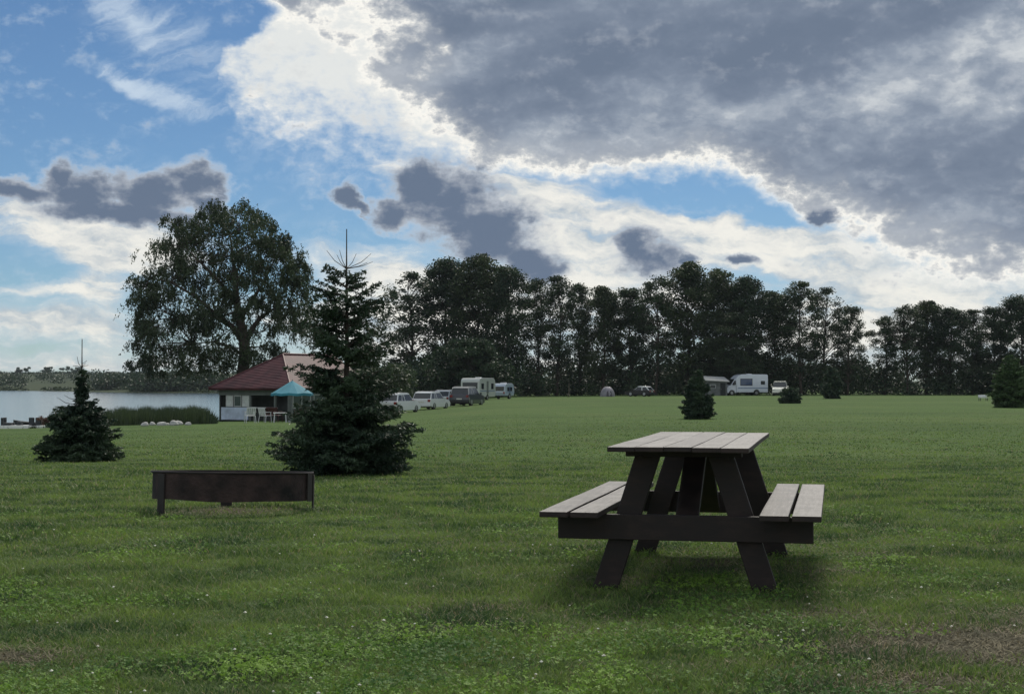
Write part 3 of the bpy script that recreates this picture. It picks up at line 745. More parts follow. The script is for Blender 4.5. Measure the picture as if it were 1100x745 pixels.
for (x, y, z, r, w) in cl:
    za = max(z - 1.5 - .3 * abs(x), 5.0); a = np.array([np.interp(za, TP[:, 2], TP[:, 0]), 0, za])
    dd_ = np.linalg.norm(MP - np.array([x, y, z - .3]), axis=1) + .6 * np.maximum(0, MP[:, 2] - z); a = MP[np.argmin(dd_)]
    if w > .3 or rng.random() < .35: limb(mb, a, (x, y, z), .045, .010, rng, n=4, seg=3)
    if False: limb(mb, a, (x, y, z), .06, .02, rng, sag=-.08, n=5, seg=5)
    # drooping leafy twigs
    nt_ = int(74 * w)
    for _ in range(nt_):
        g = rng.normal(size=3); g /= np.linalg.norm(g); g *= rng.random() ** .4
        s = np.array([x, y, z]) + g * r * np.array([1, 1, .8]); out = np.array([g[0], g[1], 0]) * .3
        Ln = rng.uniform(.35, 1.05) * (1.0 if w > .5 else 1.25); m_ = int(10)
        t = rng.random(m_)[:, None]
        p = s + (out * 1.2 + np.array([0, 0, -.75])) * t * Ln + rng.normal(size=(m_, 3)) * .06
        cs.append(p); ax.append(np.tile(out + np.array([0, 0, -1.0]), (m_, 1)))
C = np.concatenate(cs); AX = np.concatenate(ax)
foliage_obj('crown', quads(C, .19, .42, rng, AX, 1.2), m_leaf_w, root)
mb.build('trunk', m_bark, root, smooth=True)
print('willow leaves', len(C))

# ------------------------------------------------------------------ spruces
def spruce(root, H, prof, seed, m_n, nb, size, trunk_r, per=12, ztop=None, gap=0.0, thin=0.0):
    """prof: (z, r) crown outline in metres"""
    rng = np.random.default_rng(seed); mb = MB()
    pz = np.array([p[0] for p in prof]); pr = np.array([p[1] for p in prof])
    zc = ztop or pz.max()
    mb.tube([(0, 0, -.1), (0, 0, H * .3), (.01, 0, H * .6), (0, 0, H * .85), (0, 0, H)], [trunk_r * 1.2, trunk_r * .85, trunk_r * .5, trunk_r * .22, trunk_r * .07], 8)
    cs, ax, sz = [], [], []
    z = pz.min() + .02; i = 0
    area = np.interp(np.linspace(pz.min(), zc, 200), pz, pr) ** 1.0
    cdf = np.cumsum(area + .12 * area.max()); cdf /= cdf[-1]
    for b_ in range(nb):
        z = np.interp(rng.random(), cdf, np.linspace(pz.min(), zc, 200))
        z = z + rng.normal() * .01
        a = rng.random() * 2 * math.pi; Lb = np.interp(z, pz, pr) * (rng.uniform(.62, 1.08) if rng.random() > .15 else rng.uniform(.9, 1.25))
        rel = z / zc
        if rng.random() < thin * min(1, max(0, (rel - .34) / .12)): continue
        up_ = bool(thin) and rel > .40; gp = gap + (.40 if up_ else 0)
        if up_: Lb *= 1.5 if rng.random() < .5 else 1.15
        up = -.28 + .75 * rel + rng.normal() * .10         # lower branches droop, upper ones rise
        d = np.array([math.cos(a), math.sin(a), 0.0])
        ns = max(4, int(per * Lb / max(pr.max(), .01) + 4)); pts = []
        for q in range(6):
            t = q / 5; pts.append(np.array([0, 0, z - (up * Lb * .5 if up > 0 else 0)]) + d * Lb * t + np.array([0, 0, Lb * (up * t + (.16 * t * t if rel < .8 else .05 * t * t))]))
        mb.tube([tuple(p) for p in pts], [trunk_r * .16 * (1 - .85 * q / 5) + .0015 for q in range(6)], 4)
        pts = np.array(pts); side = np.cross(d, [0, 0, 1])
        for q in range(ns):
            t = .15 + .85 * (q + rng.random()) / ns
            f = t * 5; k_ = min(int(f), 4); p = pts[k_] * (1 - (f - k_)) + pts[k_ + 1] * (f - k_)
            for s in (-1, 1, 0):
                bl_ = Lb * .38 * (1.15 - t) * (1 if s else .35) * rng.uniform(.6, 1.2) + size * .6
                dd = d * .75 + side * s * .9 + np.array([0, 0, rng.normal() * .12 - .10]); dd /= np.linalg.norm(dd)
                m_ = max(3, int(bl_ / (size * .30)))
                tt = (np.arange(m_) + rng.random(m_))[:, None] / m_
                if rng.random() < gp: continue
                cs.append(p + dd * tt * bl_ + np.array([0, 0, -1]) * (tt ** 2) * bl_ * .12); ax.append(np.tile(dd, (m_, 1)) * .8)
    C = np.concatenate(cs); AX = np.concatenate(ax)
    C2 = np.repeat(C, 2, 0) + rng.normal(size=(len(C) * 2, 3)) * size * .16; A2 = np.repeat(AX, 2, 0)
    foliage_obj('needles', quads(C2, size, .30, rng, A2, 1.5), m_n, root)
    mb.build('trunk', m_bark, root, smooth=True)
    print('spruce', len(C2)); return root
def px_prof(cx, Y, rows, base_z):
    out = []
    for (py, hw) in rows: out.append((W(cx, py, Y).z - base_z, hw / F * Y))
    return sorted(out)
m_twig = mat('bare_twig', (.055, .045, .035), .9)
# large spruce
g = G(372, 21.6); root = thing('spruce_tree', g, .4, 'big dark spruce with a broad skirt and long bare top, beside the house', 'spruce')
pf = px_prof(372, 21.6, [(506, 56), (496, 72), (480, 80), (462, 75), (442, 61), (424, 44), (408, 42), (395, 40), (375, 42), (355, 43), (335, 38), (315, 31), (300, 24), (290, 16), (284, 6)], g.z)
H = W(374, 246, 21.6).z - g.z
lowp = [p for p in pf if p[0] < 1.40]; 
spruce(root, H, pf, 3, m_need, 400, .065, .055, per=14, gap=.16, thin=.30)
mb = MB(); zt = W(374, 285, 21.6).z - g.z
sc_ = 21.6 / F
for (dx_, dz_) in ((-23, 15), (-12, 11), (14, 14), (25, 13), (30, 5), (-9, 16), (20, 3)):
    yy = rw.uniform(-.15, .15); mb.tube([(0, 0, zt - .05), (dx_ * sc_ * .6, yy * .6, zt - .03 + dz_ * sc_ * .45), (dx_ * sc_, yy, zt + dz_ * sc_)], [.006, .005, .003], 5)
for (z0, dx_, dz_) in ((330, 34, 14), (318, -26, 8), (345, 40, 12), (305, 24, 8)):
    z_ = W(374, z0, 21.6).z - g.z; mb.tube([(0, 0, z_), (dx_ * sc_ * .6, 0, z_ + dz_ * sc_ * .4), (dx_ * sc_, .05, z_ + dz_ * sc_)], [.007, .006, .003], 5)
mb.tube([(0, 0, zt - .3), (0, 0, H)], [.012, .007], 6)
mb.build('bare_top', m_twig, root)
# left spruce
g = G(88, 28); root = thing('spruce_tree', g, 1.3, 'bushy dark spruce with a bare thin top, at the left in front of the lake', 'spruce')
pf = px_prof(88, 28, [(493, 38), (484, 44), (472, 39), (458, 33), (446, 27), (438, 18), (428, 7), (416, 5), (404, 4), (396, 2)], g.z)
H = W(92, 364, 28).z - g.z
spruce(root, H, pf, 8, m_need, 260, .08, .045, per=12, gap=.28)
mb = MB(); sc_ = 28 / F; zt = W(92, 393, 28).z - g.z
for (dx_, dz_) in ((-12, 0), (14, 1), (-7, 10), (9, 3), (4, 6)):
    mb.tube([(0, 0, zt - .03), (dx_ * sc_ * .6, .03, zt + dz_ * sc_ * .3), (dx_ * sc_, rw.uniform(-.08, .08), zt + dz_ * sc_)], [.008, .006, .004], 5)
for (z0, dx_, dz_) in ((430, -38, 6), (436, -52, 10), (424, 22, 4), (428, -20, 6)):
    z_ = W(92, z0, 28).z - g.z; mb.tube([(0, 0, z_), (dx_ * sc_ * .6, 0, z_ + dz_ * sc_ * .4), (dx_ * sc_, -.05, z_ + dz_ * sc_)], [.007, .006, .003], 5)
mb.tube([(0, 0, zt - .3), (0, 0, H)], [.012, .008], 6)
mb.build('bare_top', m_twig, root)
# small ones on the meadow
def small_spruce(px, Y, rows, seed, m_n, label, nb=120, size=.12, cat='spruce'):
    g = G(px, Y); root = thing('spruce_tree', g, seed, label, cat)
    pf = px_prof(px, Y, rows, g.z); H = max(p[0] for p in pf) + .12
    spruce(root, H, pf, seed, m_n, nb, size, .04, per=9); return root
small_spruce(749, 66, [(449, 12), (442, 18), (432, 16), (420, 12), (410, 7), (400, 4), (395, 1)], 21, m_need, 'small conical spruce on the meadow beyond the picnic table', 190, .13)
small_spruce(893, 160, [(427, 8), (421, 11), (412, 9), (402, 6), (394, 2)], 22, m_need, 'little dark spruce near the tree row, right of the low bush', 110, .28)
small_spruce(849, 120, [(433, 9), (429, 12), (424, 10), (419, 7), (417, 3)], 23, m_need, 'low dark spruce bush on the lawn in front of the pale van', 90, .2)
small_spruce(1086, 99, [(438, 18), (430, 22), (420, 19), (408, 16), (396, 10), (386, 5), (381, 1)], 24, m_need_l, 'lighter green spruce at the right edge of the meadow', 210, .2)

# ------------------------------------------------------------------ lakeside
rgl = np.random.default_rng(31)
n = 9000; pxs = rgl.uniform(98, 232, n); Ys = 88 + rgl.random(n) * 9 + (pxs - 98) * .02
Xs = (pxs - 550) / F * Ys; Zs = gz(Xs, Ys)
Hs = rgl.uniform(.55, 1.25, n) * (.95 + .06 * np.sin(pxs * .25) + .05 * np.sin(pxs * .71 + Ys)) * np.clip((236 - pxs) / 14, .35, 1) * np.where(pxs < 115, .85, 1.0)
tip = rgl.normal(size=(n, 2)) * .2; w_ = .03
v = np.stack([np.stack([Xs - w_, Ys, Zs - .1], -1), np.stack([Xs + w_, Ys, Zs - .1], -1), np.stack([Xs + tip[:, 0], Ys + tip[:, 1], Zs + Hs], -1)], 1).reshape(-1, 3)
tag(mesh_obj('reeds', fast_mesh('reeds', v, np.full(n, 3), np.arange(n * 3), [m_reed])), 'dense dark green reed bed along the lake shore', 'reeds', kind='stuff')
n = 2600; pxs = rgl.uniform(-60, 100, n); Ys = 92 + rgl.random(n) * 3
Xs = (pxs - 550) / F * Ys; Zs = gz(Xs, Ys); Hs = rgl.uniform(.08, .25, n); tip = rgl.normal(size=(n, 2)) * .1
v = np.stack([np.stack([Xs - w_, Ys, Zs - .1], -1), np.stack([Xs + w_, Ys, Zs - .1], -1), np.stack([Xs + tip[:, 0], Ys + tip[:, 1], Zs + Hs], -1)], 1).reshape(-1, 3)
tag(mesh_obj('shore_grass', fast_mesh('shore_grass', v, np.full(n, 3), np.arange(n * 3), [m_reed])), 'fringe of taller grass at the water edge', 'grass', kind='stuff')
bs = []
for i in range(26):
    px = rb.uniform(372, 402); Y = rb.uniform(97, 103); g = G(px, Y); r = rb.uniform(.4, .7); zt = W(px, rb.uniform(398, 412), Y).z
    for z in np.arange(g.z + .3, zt, r): bs.append((g.x + rb.uniform(-.3, .3), g.y, z, r, r))
mass('garden_bushes', bs, .16, m_leaf_w, 19, 'loose green bushes at the right corner of the red-roofed house', 'bushes', per=110)
# brownish bush by the water
root = thing('bush', G(54, 90.5), 0, 'small reddish brown bush at the water edge behind the left spruce', 'bush')
broadleaf(root, 1.2, [(rw.uniform(-.6, .6), rw.uniform(-.4, .4), rw.uniform(.25, .75), .28, 1) for _ in range(14)], .09, m_leaf_r, 90, .05, per=130)
# far shore trees
for (px, top, wpx, Y, label) in ((24, 398, 16, 1150, 'small round tree on the far skyline at the left edge'), (51, 397, 11, 1150, 'tiny lone tree on the far skyline left of the spruce top'), (77, 395, 20, 1120, 'wider tree on the far skyline just left of the spruce top'),
                                 (158, 397, 12, 1150, 'tiny tree on the far skyline below the big tree crown'), (143, 397, 9, 1150, 'smallest tree on the far skyline right of the spruce top')):
    g = G(px, Y); root = thing('broadleaf_tree', g, 0, label, 'tree'); H = W(px, top, Y).z - g.z + 2; g.z -= 0
    wd = wpx / F * Y
    broadleaf(root, max(H, 6), [(rw.uniform(-.5, .5) * wd, rw.uniform(-.3, .3) * wd, max(H, 6) * rw.uniform(.35, .85), max(H, 6) * .22, 1) for _ in range(14)], 1.0, m_leaf_b, 95 + px, .35, per=60)
bs = []
for i in range(260):
    if i < 90: px = rb.uniform(110, 148); Y = rb.uniform(560, 600); top = rb.uniform(401, 412)
    elif i < 210: px = rb.uniform(150, 240); Y = rb.uniform(500, 530); top = rb.uniform(404, 414) - (8 if px > 205 else 0)
    else: px = rb.uniform(-60, 110); Y = rb.uniform(700, 1000); top = rb.uniform(405, 412)
    g = G(px, Y); r = rb.uniform(2.2, 4); zt = W(px, top, Y).z
    bs.append((g.x, g.y, max(zt - r, g.z + r * .6), r * 1.6, r)); bs.append((g.x, g.y, g.z + r * .8, r * 1.8, r))
mass('far_bushes', bs, 1.0, m_leaf_b, 14, 'dark clumps of bushes along the far shore of the lake', 'bushes', per=60)
# skyline tree belt, far
bs = []
for i in range(220):
    px = rb.uniform(-100, 420); Y = 1180; g = G(px, Y); r = rb.uniform(.6, 1.5); bs.append((g.x, g.y, g.z + r * .3, r * 4, r))
mass('skyline_bushes', bs, 1.4, m_leaf_b, 15, 'thin dark line of hedges on the far skyline', 'hedge', per=40)
bs = []
for i in range(60):
    px = rb.uniform(-60, 400); Y = 640 - px * .7 if px < 222 else rb.uniform(470, 500); g = G(px, Y + 6); bs.append((g.x, g.y, g.z + .3, 4, 1.2))
mass('far_reeds', bs, .9, m_reed, 16, 'dark strip of reeds along the far shore', 'reeds', per=60)
# ------------------------------------------------------------------ picnic table
def wood_mat(name, c0, c1, c2, rough, axis_scale=(14, 1.2, 14), bump=.35):
    m, nt_, b = new_mat(name); N_, L_ = nt_.nodes, nt_.links
    tc_ = N_.new('ShaderNodeTexCoord'); mp = N_.new('ShaderNodeMapping'); mp.inputs['Scale'].default_value = axis_scale; L_.new(tc_.outputs['Object'], mp.inputs[0])
    n1 = N_.new('ShaderNodeTexNoise'); n1.inputs['Scale'].default_value = 3; n1.inputs['Detail'].default_value = 8; n1.inputs['Roughness'].default_value = .65; L_.new(mp.outputs[0], n1.inputs[0])
    n2 = N_.new('ShaderNodeTexNoise'); n2.inputs['Scale'].default_value = 5; n2.inputs['Detail'].default_value = 5; L_.new(tc_.outputs['Object'], n2.inputs[0])
    geo_ = N_.new('ShaderNodeNewGeometry')
    a_ = N_.new('ShaderNodeMath'); a_.operation = 'MULTIPLY_ADD'; L_.new(n2.outputs[0], a_.inputs[0]); a_.inputs[1].default_value = .7
    a2 = N_.new('ShaderNodeMath'); a2.operation = 'MULTIPLY_ADD'; L_.new(geo_.outputs['Random Per Island'], a2.inputs[0]); a2.inputs[1].default_value = .25; a2.inputs[2].default_value = -.42
    L_.new(a2.outputs[0], a_.inputs[2])
    a3 = N_.new('ShaderNodeMath'); a3.operation = 'ADD'; L_.new(n1.outputs[0], a3.inputs[0]); L_.new(a_.outputs[0], a3.inputs[1])
    r_ = N_.new('ShaderNodeValToRGB'); e = r_.color_ramp.elements; e.new(.5); e[0].position = .3; e[1].position = .5; e[2].position = .75
    for i, c in enumerate((c0, c1, c2)): e[i].color = c + (1,)
    L_.new(a3.outputs[0], r_.inputs[0]); L_.new(r_.outputs[0], b.inputs['Base Color'])
    rr = N_.new('ShaderNodeMapRange'); L_.new(a3.outputs[0], rr.inputs[0]); rr.inputs['To Min'].default_value = rough - .12; rr.inputs['To Max'].default_value = rough + .15
    L_.new(rr.outputs[0], b.inputs['Roughness'])
    bp_ = N_.new('ShaderNodeBump'); bp_.inputs['Strength'].default_value = bump; bp_.inputs['Distance'].default_value = .004; L_.new(n1.outputs[0], bp_.inputs['Height']); L_.new(bp_.outputs[0], b.inputs['Normal'])
    return m
m_top = wood_mat('worn_painted_boards', (.012, .011, .010), (.055, .050, .047), (.150, .144, .138), .50, (22, 1.6, 22), .8)
m_dark = wood_mat('dark_brown_paint', (.008, .0055, .0055), (.016, .010, .009), (.036, .023, .020), .65, (3, 3, 8))
t = thing('picnic_table', (1.037, 8.29, -.005), R(-12.2), 'dark brown picnic table with attached benches and worn pale top, on the lawn', 'picnic table')
Lh = 1.15
rt = random.Random(4)
def boards(x0, x1, n, z0, z1, gap=.006):
    mb = MB(); w = (x1 - x0 - gap * (n - 1)) / n
    for i in range(n):
        a = x0 + i * (w + gap); d0, d1 = rt.uniform(-.006, .006), rt.uniform(-.012, .012); dz_ = rt.uniform(-.001, .001)
        # each board is a long plank with a slight bow
        seg = 8; base_ = len(mb.v)
        for k_ in range(seg + 1):
            y = -Lh + d0 + (2 * Lh - d0 + d1) * k_ / seg; s = dz_ + .0012 * math.sin(k_ * .9 + i)
            for (x, z) in ((a, z0), (a + w, z0), (a + w, z1), (a, z1)): mb.v.append(Vector((x, y, z + s)))
        for k_ in range(seg):
            b0 = base_ + k_ * 4
            for q in range(4): mb.f.append([b0 + q, b0 + (q + 1) % 4, b0 + 4 + (q + 1) % 4, b0 + 4 + q])
        mb.f.append([base_, base_ + 3, base_ + 2, base_ + 1]); e_ = base_ + seg * 4; mb.f.append([e_, e_ + 1, e_ + 2, e_ + 3])
    return mb
def board_part(name, *a):
    o = boards(*a).build(name, m_top, t, bevel=.003); o.data.materials.append(m_dark)     # flat faces take the worn boards, edges the dark brown
    for p in o.data.polygons:
        if abs(p.normal.z) < .7 or p.center.z < .001: p.material_index = 1
board_part('tabletop', -.34, .34, 5, .726, .75, .0025)
board_part('seat', -.677, -.387, 2, .402, .43, .016)
board_part('seat', .387, .677, 2, .402, .43, .016)
for sy in (-1, 1):
    yf = .80 * sy
    for sx in (-1, 1):
        mb = MB(); zt, zb = .718, -.03
        xt, xb = .240, .472
        f_ = lambda z: xt + (xb - xt) * (zt - z) / (zt - 0)
        pr = [(sx * f_(zb), zb), (sx * (f_(zb) - .128), zb), (sx * (f_(zt) - .128), zt), (sx * f_(zt), zt)]
        o_ = .0 if sx < 0 else .0
        mb.prism(pr, yf - .02, yf + .02); mb.build('leg', m_dark, t, bevel=.004)
    yb = yf + sy * .0425
    MB().box(-.636, .636, yb - .02, yb + .02, .272, .399).build('support_beam', m_dark, t, bevel=.004)
    MB().box(-.29, .29, yb - .02, yb + .02, .690, .7195).build('top_cleat', m_dark, t, bevel=.004)
    # diagonal brace up to the middle of the top
    p0, p1 = Vector((0, sy * .775, .30)), Vector((0, sy * .10, .715)); d = (p1 - p0)
    mb = MB(); nrm_ = Vector((0, -d.z, d.y)).normalized() * .04
    vs_ = []
    for x in (-.058, .058):
        for (p, s) in ((p0, -1), (p0, 1), (p1, 1), (p1, -1)): vs_.append(Vector((x, 0, 0)) + p + nrm_ * s * .5)
    mb.add(vs_, [(0, 1, 2, 3), (7, 6, 5, 4), (0, 4, 5, 1), (1, 5, 6, 2), (2, 6, 7, 3), (3, 7, 4, 0)]).build('brace', m_dark, t, bevel=.003)
    # bolts
    for (bx_, bz_) in ((-.40, .335), (.40, .335), (-.22, .685), (.22, .685)):
        MB().cyl((bx_ * .98, yb + sy * .019, bz_), (bx_ * .98, yb + sy * .027, bz_), .011, n=8).build('bolt', m_dark, t)
MB().box(-.29, .29, -.045, .045, .682, .719).build('top_cleat', m_dark, t, bevel=.003)

# ------------------------------------------------------------------ fire ring
m_rust = mat('rusty_steel', (.030, .018, .016), .85, 0, .9, 6, bump=1.0)
m_rust_d = mat('dark_steel', (.022, .017, .016), .7, 0, .4, 8)
xr, yr = -2.39, 12.75; zr = ground(xr, yr)
t = thing('fire_ring', (xr, yr, zr - .012), 0, 'large rusty steel fire ring on short legs, in the grass at the left', 'fire ring')
t.rotation_euler = (R(-2.7), R(.6), 0)
mb = MB(); n = 72; Rr = .675; zb, ztp = .118, .345
for i in range(n):
    a = 2 * math.pi * i / n; w = 1 + .006 * math.sin(3 * a + 1) + .004 * math.sin(7 * a)
    dz_ = .006 * math.sin(2 * a + .5) + .004 * math.sin(5 * a)
    for (r, z) in ((Rr * w, zb + dz_), (Rr * w, ztp + dz_ * .6), (Rr * w - .010, ztp + dz_ * .6), (Rr * w - .010, zb + dz_)):
        mb.v.append(Vector((r * math.cos(a), r * math.sin(a), z)))
for i in range(n):
    j = (i + 1) % n
    for q in range(4): q2 = (q + 1) % 4; mb.f.append([i * 4 + q, j * 4 + q, j * 4 + q2, i * 4 + q2])
mb.build('ring_wall', m_rust, t, smooth=False)
mb = MB()
mb.tube([((Rr + .004) * math.cos(2 * math.pi * i / n), (Rr + .004) * math.sin(2 * math.pi * i / n), ztp + .002) for i in range(n + 1)], [.009] * (n + 1), 5)
mb.build('rim', m_rust_d, t)
for a in (R(223), R(105), R(4)):
    ca_, sa_ = math.cos(a), math.sin(a); M_ = Matrix.Rotation(a, 4, 'Z')
    MB().box(Rr + .001, Rr + .016, -.05, .05, -.06, .33, M_).build('leg', m_rust_d, t, bevel=.002)
MB().box(Rr + .013, Rr + .02, -.05, .05, zb - .01, ztp - .004, Matrix.Rotation(R(-12), 4, 'Z')).build('seam_plate', m_rust_d, t)

# ------------------------------------------------------------------ red-roofed house by the lake
m_wall = mat('house_wall', (.13, .15, .14), .85, var=.2, scale=2)
m_pale = mat('pale_blue_panel', (.46, .54, .66), .7, var=.3, scale=1.6)
m_inside = mat('house_dark', (.022, .026, .026), .9)
m_frame = mat('window_frame', (.45, .47, .46), .6)
m_glass = mat('window_glass', (.05, .07, .08), .08, spec=.8, var=.05)
m_pale_pane = mat('pale_pane', (.55, .58, .56), .9)  # curtain and window brightness put together into one pale colour
m_maroon = mat('maroon_boards', (.085, .022, .022), .6, var=.3, scale=3)
mr_, ntr, b = new_mat('roof_tiles'); Nn, Ln_ = ntr.nodes, ntr.links
tcr = Nn.new('ShaderNodeTexCoord'); nr = Nn.new('ShaderNodeTexNoise'); nr.inputs['Scale'].default_value = 1.2; nr.inputs['Detail'].default_value = 6; Ln_.new(tcr.outputs['Object'], nr.inputs[0])
rr = Nn.new('ShaderNodeValToRGB'); rr.color_ramp.elements[0].position = .3; rr.color_ramp.elements[0].color = (.034, .008, .013, 1); rr.color_ramp.elements[1].position = .75; rr.color_ramp.elements[1].color = (.095, .026, .031, 1)
Ln_.new(nr.outputs[0], rr.inputs[0]); Ln_.new(rr.outputs[0], b.inputs['Base Color']); b.inputs['Roughness'].default_value = .6; b.inputs['Specular IOR Level'].default_value = .3
wv1 = Nn.new('ShaderNodeTexWave'); wv1.wave_type = 'BANDS'; wv1.bands_direction = 'Z'; wv1.wave_profile = 'SAW'; wv1.inputs['Scale'].default_value = 1.7; Ln_.new(tcr.outputs['Object'], wv1.inputs[0])
wv2 = Nn.new('ShaderNodeTexWave'); wv2.wave_type = 'BANDS'; wv2.bands_direction = 'DIAGONAL'; wv2.inputs['Scale'].default_value = 1.2; wv2.inputs['Distortion'].default_value = 1.5; Ln_.new(tcr.outputs['Object'], wv2.inputs[0])
aw = Nn.new('ShaderNodeMath'); aw.operation = 'MULTIPLY_ADD'; Ln_.new(wv2.outputs[1], aw.inputs[0]); aw.inputs[1].default_value = .25; Ln_.new(wv1.outputs[1], aw.inputs[2])
bw = Nn.new('ShaderNodeBump'); bw.inputs['Strength'].default_value = .9; bw.inputs['Distance'].default_value = .05; Ln_.new(aw.outputs[0], bw.inputs['Height']); Ln_.new(bw.outputs[0], b.inputs['Normal'])
# local axes: x = along the end wall (to the left-away), y = along the long side (to the right-away); near corner at the origin
YH = 103.0; gc = G(312, YH); AH = R(33)
t = thing('lake_house', (gc.x, gc.y, -1.62), 0, 'low house with a dark red hipped roof and open front at the lake', 'house')
ex = Vector((-math.cos(AH), math.sin(AH), 0)); ey = Vector((math.sin(AH), math.cos(AH), 0))
MH = Matrix(((ex.x, ey.x, 0, 0), (ex.y, ey.y, 0, 0), (0, 0, 1, 0), (0, 0, 0, 1)))
HW, HL, ZE, ZR = 6.9, 8.5, 2.36, 4.78
def hbox(mb, *a): return mb.box(*a, M=MH)
mb = MB()
hbox(mb, 0, .15, 0, HL, -.2, .95); hbox(mb, 0, .15, 0, HL, 1.95, ZE)      # long side towards the right: wall below and above its windows
for y in (0, 2.2, 4.4, 6.6, HL - .2): hbox(mb, 0, .15, y, y + .2, .95, 1.95)
hbox(mb, HW - .15, HW, 0.2, HL, -.2, ZE); hbox(mb, .15, HW - .15, HL - .15, HL, -.2, ZE)
hbox(mb, .15, HW - .15, 0, .12, 1.86, ZE)                               # band above the openings of the end wall
hbox(mb, .15, HW - .15, 2.6, 2.75, -.2, ZE)                              # inner wall behind the open front
gv = [MH @ Vector(p) for p in ((0, HL - .16, ZE), (HW, HL - .16, ZE), (HW / 2, HL - .16, ZR - .15), (0, HL - .01, ZE), (HW, HL - .01, ZE), (HW / 2, HL - .01, ZR - .15))]; mb.add(gv, [(0, 1, 2), (5, 4, 3), (0, 3, 4, 1), (1, 4, 5, 2), (2, 5, 3, 0)])
mb.build('wall', m_wall, t)
mb = MB(); hbox(mb, .15, HW - .15, .12, HL - .15, -.2, .02); mb.build('floor', m_inside, t)
mb = MB(); hbox(mb, 3.95, HW - .32, .0, .06, .12, 1.0); mb.build('parapet', m_pale, t)
mb = MB(); hbox(mb, 1.5, 3.7, .02, .10, .05, .95); mb.build('counter_front', m_inside, t)
mb = MB(); hbox(mb, 1.4, 3.74, -.22, .30, .96, 1.03); mb.build('counter', m_frame, t)
for x in (HW - .30, 3.75, 1.42, 0.16):
    mb = MB(); hbox(mb, x - .07, x + .07, -.02, .12, -.15, 1.86); mb.build('post', m_inside if x > 6 else m_wall, t)
for k_, x in enumerate((3.85, 4.62, 5.40)):
    mb = MB(); hbox(mb, x, x + .70, .03, .07, 1.04, 1.10); hbox(mb, x, x + .70, .03, .07, 1.78, 1.85); hbox(mb, x, x + .05, .03, .07, 1.10, 1.78); hbox(mb, x + .65, x + .70, .03, .07, 1.10, 1.78)
    fr = mb.build('window', m_frame, t)
    mb = MB(); hbox(mb, x + .05, x + .65, .045, .055, 1.10, 1.78); mb.build('pane', m_pale_pane if k_ != 1 else m_glass, fr)
for y in (.25, 2.45, 4.65):
    mb = MB()
    for (a0, a1, c0, c1) in ((y, y + 1.9, .96, 1.03), (y, y + 1.9, 1.87, 1.94), (y, y + .07, 1.03, 1.87), (y + 1.83, y + 1.9, 1.03, 1.87), (y + .92, y + .98, 1.03, 1.87)): hbox(mb, -.012, .05, a0, a1, c0, c1)
    fr = mb.build('window', m_frame, t); mb = MB(); hbox(mb, .02, .04, y + .07, y + 1.83, 1.03, 1.87); mb.build('pane', m_glass, fr)
mb = MB(); hbox(mb, -.03, -.003, .4, HL - .4, .0, .9); mb.build('cladding', m_maroon, t)
ov = .45; rd = 3.1
A = [(-ov, -ov), (HW + ov, -ov), (HW + ov, HL + ov), (-ov, HL + ov)]
rv = [MH @ Vector((x, y, ZE + .02)) for x, y in A] + [MH @ Vector((HW / 2, rd, ZR)), MH @ Vector((HW / 2, HL + ov, ZR))]
rv += [v_ - Vector((0, 0, .16)) for v_ in rv[:4]]
obj('roof', rv, [(0, 4, 1), (1, 4, 5, 2), (2, 5, 3), (3, 5, 4, 0), (0, 1, 7, 6), (1, 2, 8, 7), (2, 3, 9, 8), (3, 0, 6, 9), (6, 7, 8, 9)], mr_, t)
mb = MB(); mb.tube([rv[4] + Vector((0, 0, .02)), rv[5] + Vector((0, 0, .02))], [.09, .09], 6)
for a_, c_ in ((0, 4), (1, 4)): mb.tube([rv[a_], rv[c_] + Vector((0, 0, .02))], [.06, .06], 5)
mb.build('ridge_cap', m_maroon, t)
# teal parasol
m_teal = mat('teal_canvas', (.035, .21, .28), .8, var=.15, scale=2)
m_whitep = mat('white_plastic', (.62, .64, .66), .45, var=.06)
m_metal = mat('grey_metal', (.25, .26, .27), .4, .6)
g = G(314, 96.5); t = thing('garden_parasol', g, 0, 'open teal parasol beside the red-roofed house, partly behind the big spruce', 'parasol')
hz = W(314, 408.5, 96.5).z - g.z; he = W(314, 422.5, 96.5).z - g.z; rp_ = 1.40
pts = [(0, 0, hz)]; n = 8
for i in range(n):
    a = 2 * math.pi * (i + .5) / n; pts.append((rp_ * math.cos(a), rp_ * math.sin(a), he))
    a = 2 * math.pi * (i + 1) / n; pts.append((rp_ * .92 * math.cos(a), rp_ * .92 * math.sin(a), he + .05))
o = obj('canopy', pts, [(0, 1 + i, 1 + (i + 1) % 16) for i in range(16)], m_teal, t); md = o.modifiers.new('Solid', 'SOLIDIFY'); md.thickness = .012
mb = MB()
for i in range(16):
    p, q = Vector(pts[1 + i]), Vector(pts[1 + (i + 1) % 16]); dn = Vector((0, 0, -.16)); mb.add([p, q, q + dn, p + dn], [(0, 1, 2, 3)])
mb.build('valance', m_teal, t).modifiers.new('Solid', 'SOLIDIFY').thickness = .012
MB().cyl((0, 0, .05), (0, 0, hz + .08), .028).build('pole', m_metal, t)
MB().cyl((0, 0, 0), (0, 0, .08), .30, .26, 16).build('base', m_metal, t)
mb = MB()
for i in range(n):
    a = 2 * math.pi * (i + .5) / n; mb.tube([(0, 0, hz - .35), (rp_ * .5 * math.cos(a), rp_ * .5 * math.sin(a), (hz + he) / 2 - .04)], [.008, .008], 4)
mb.build('ribs', m_metal, t)
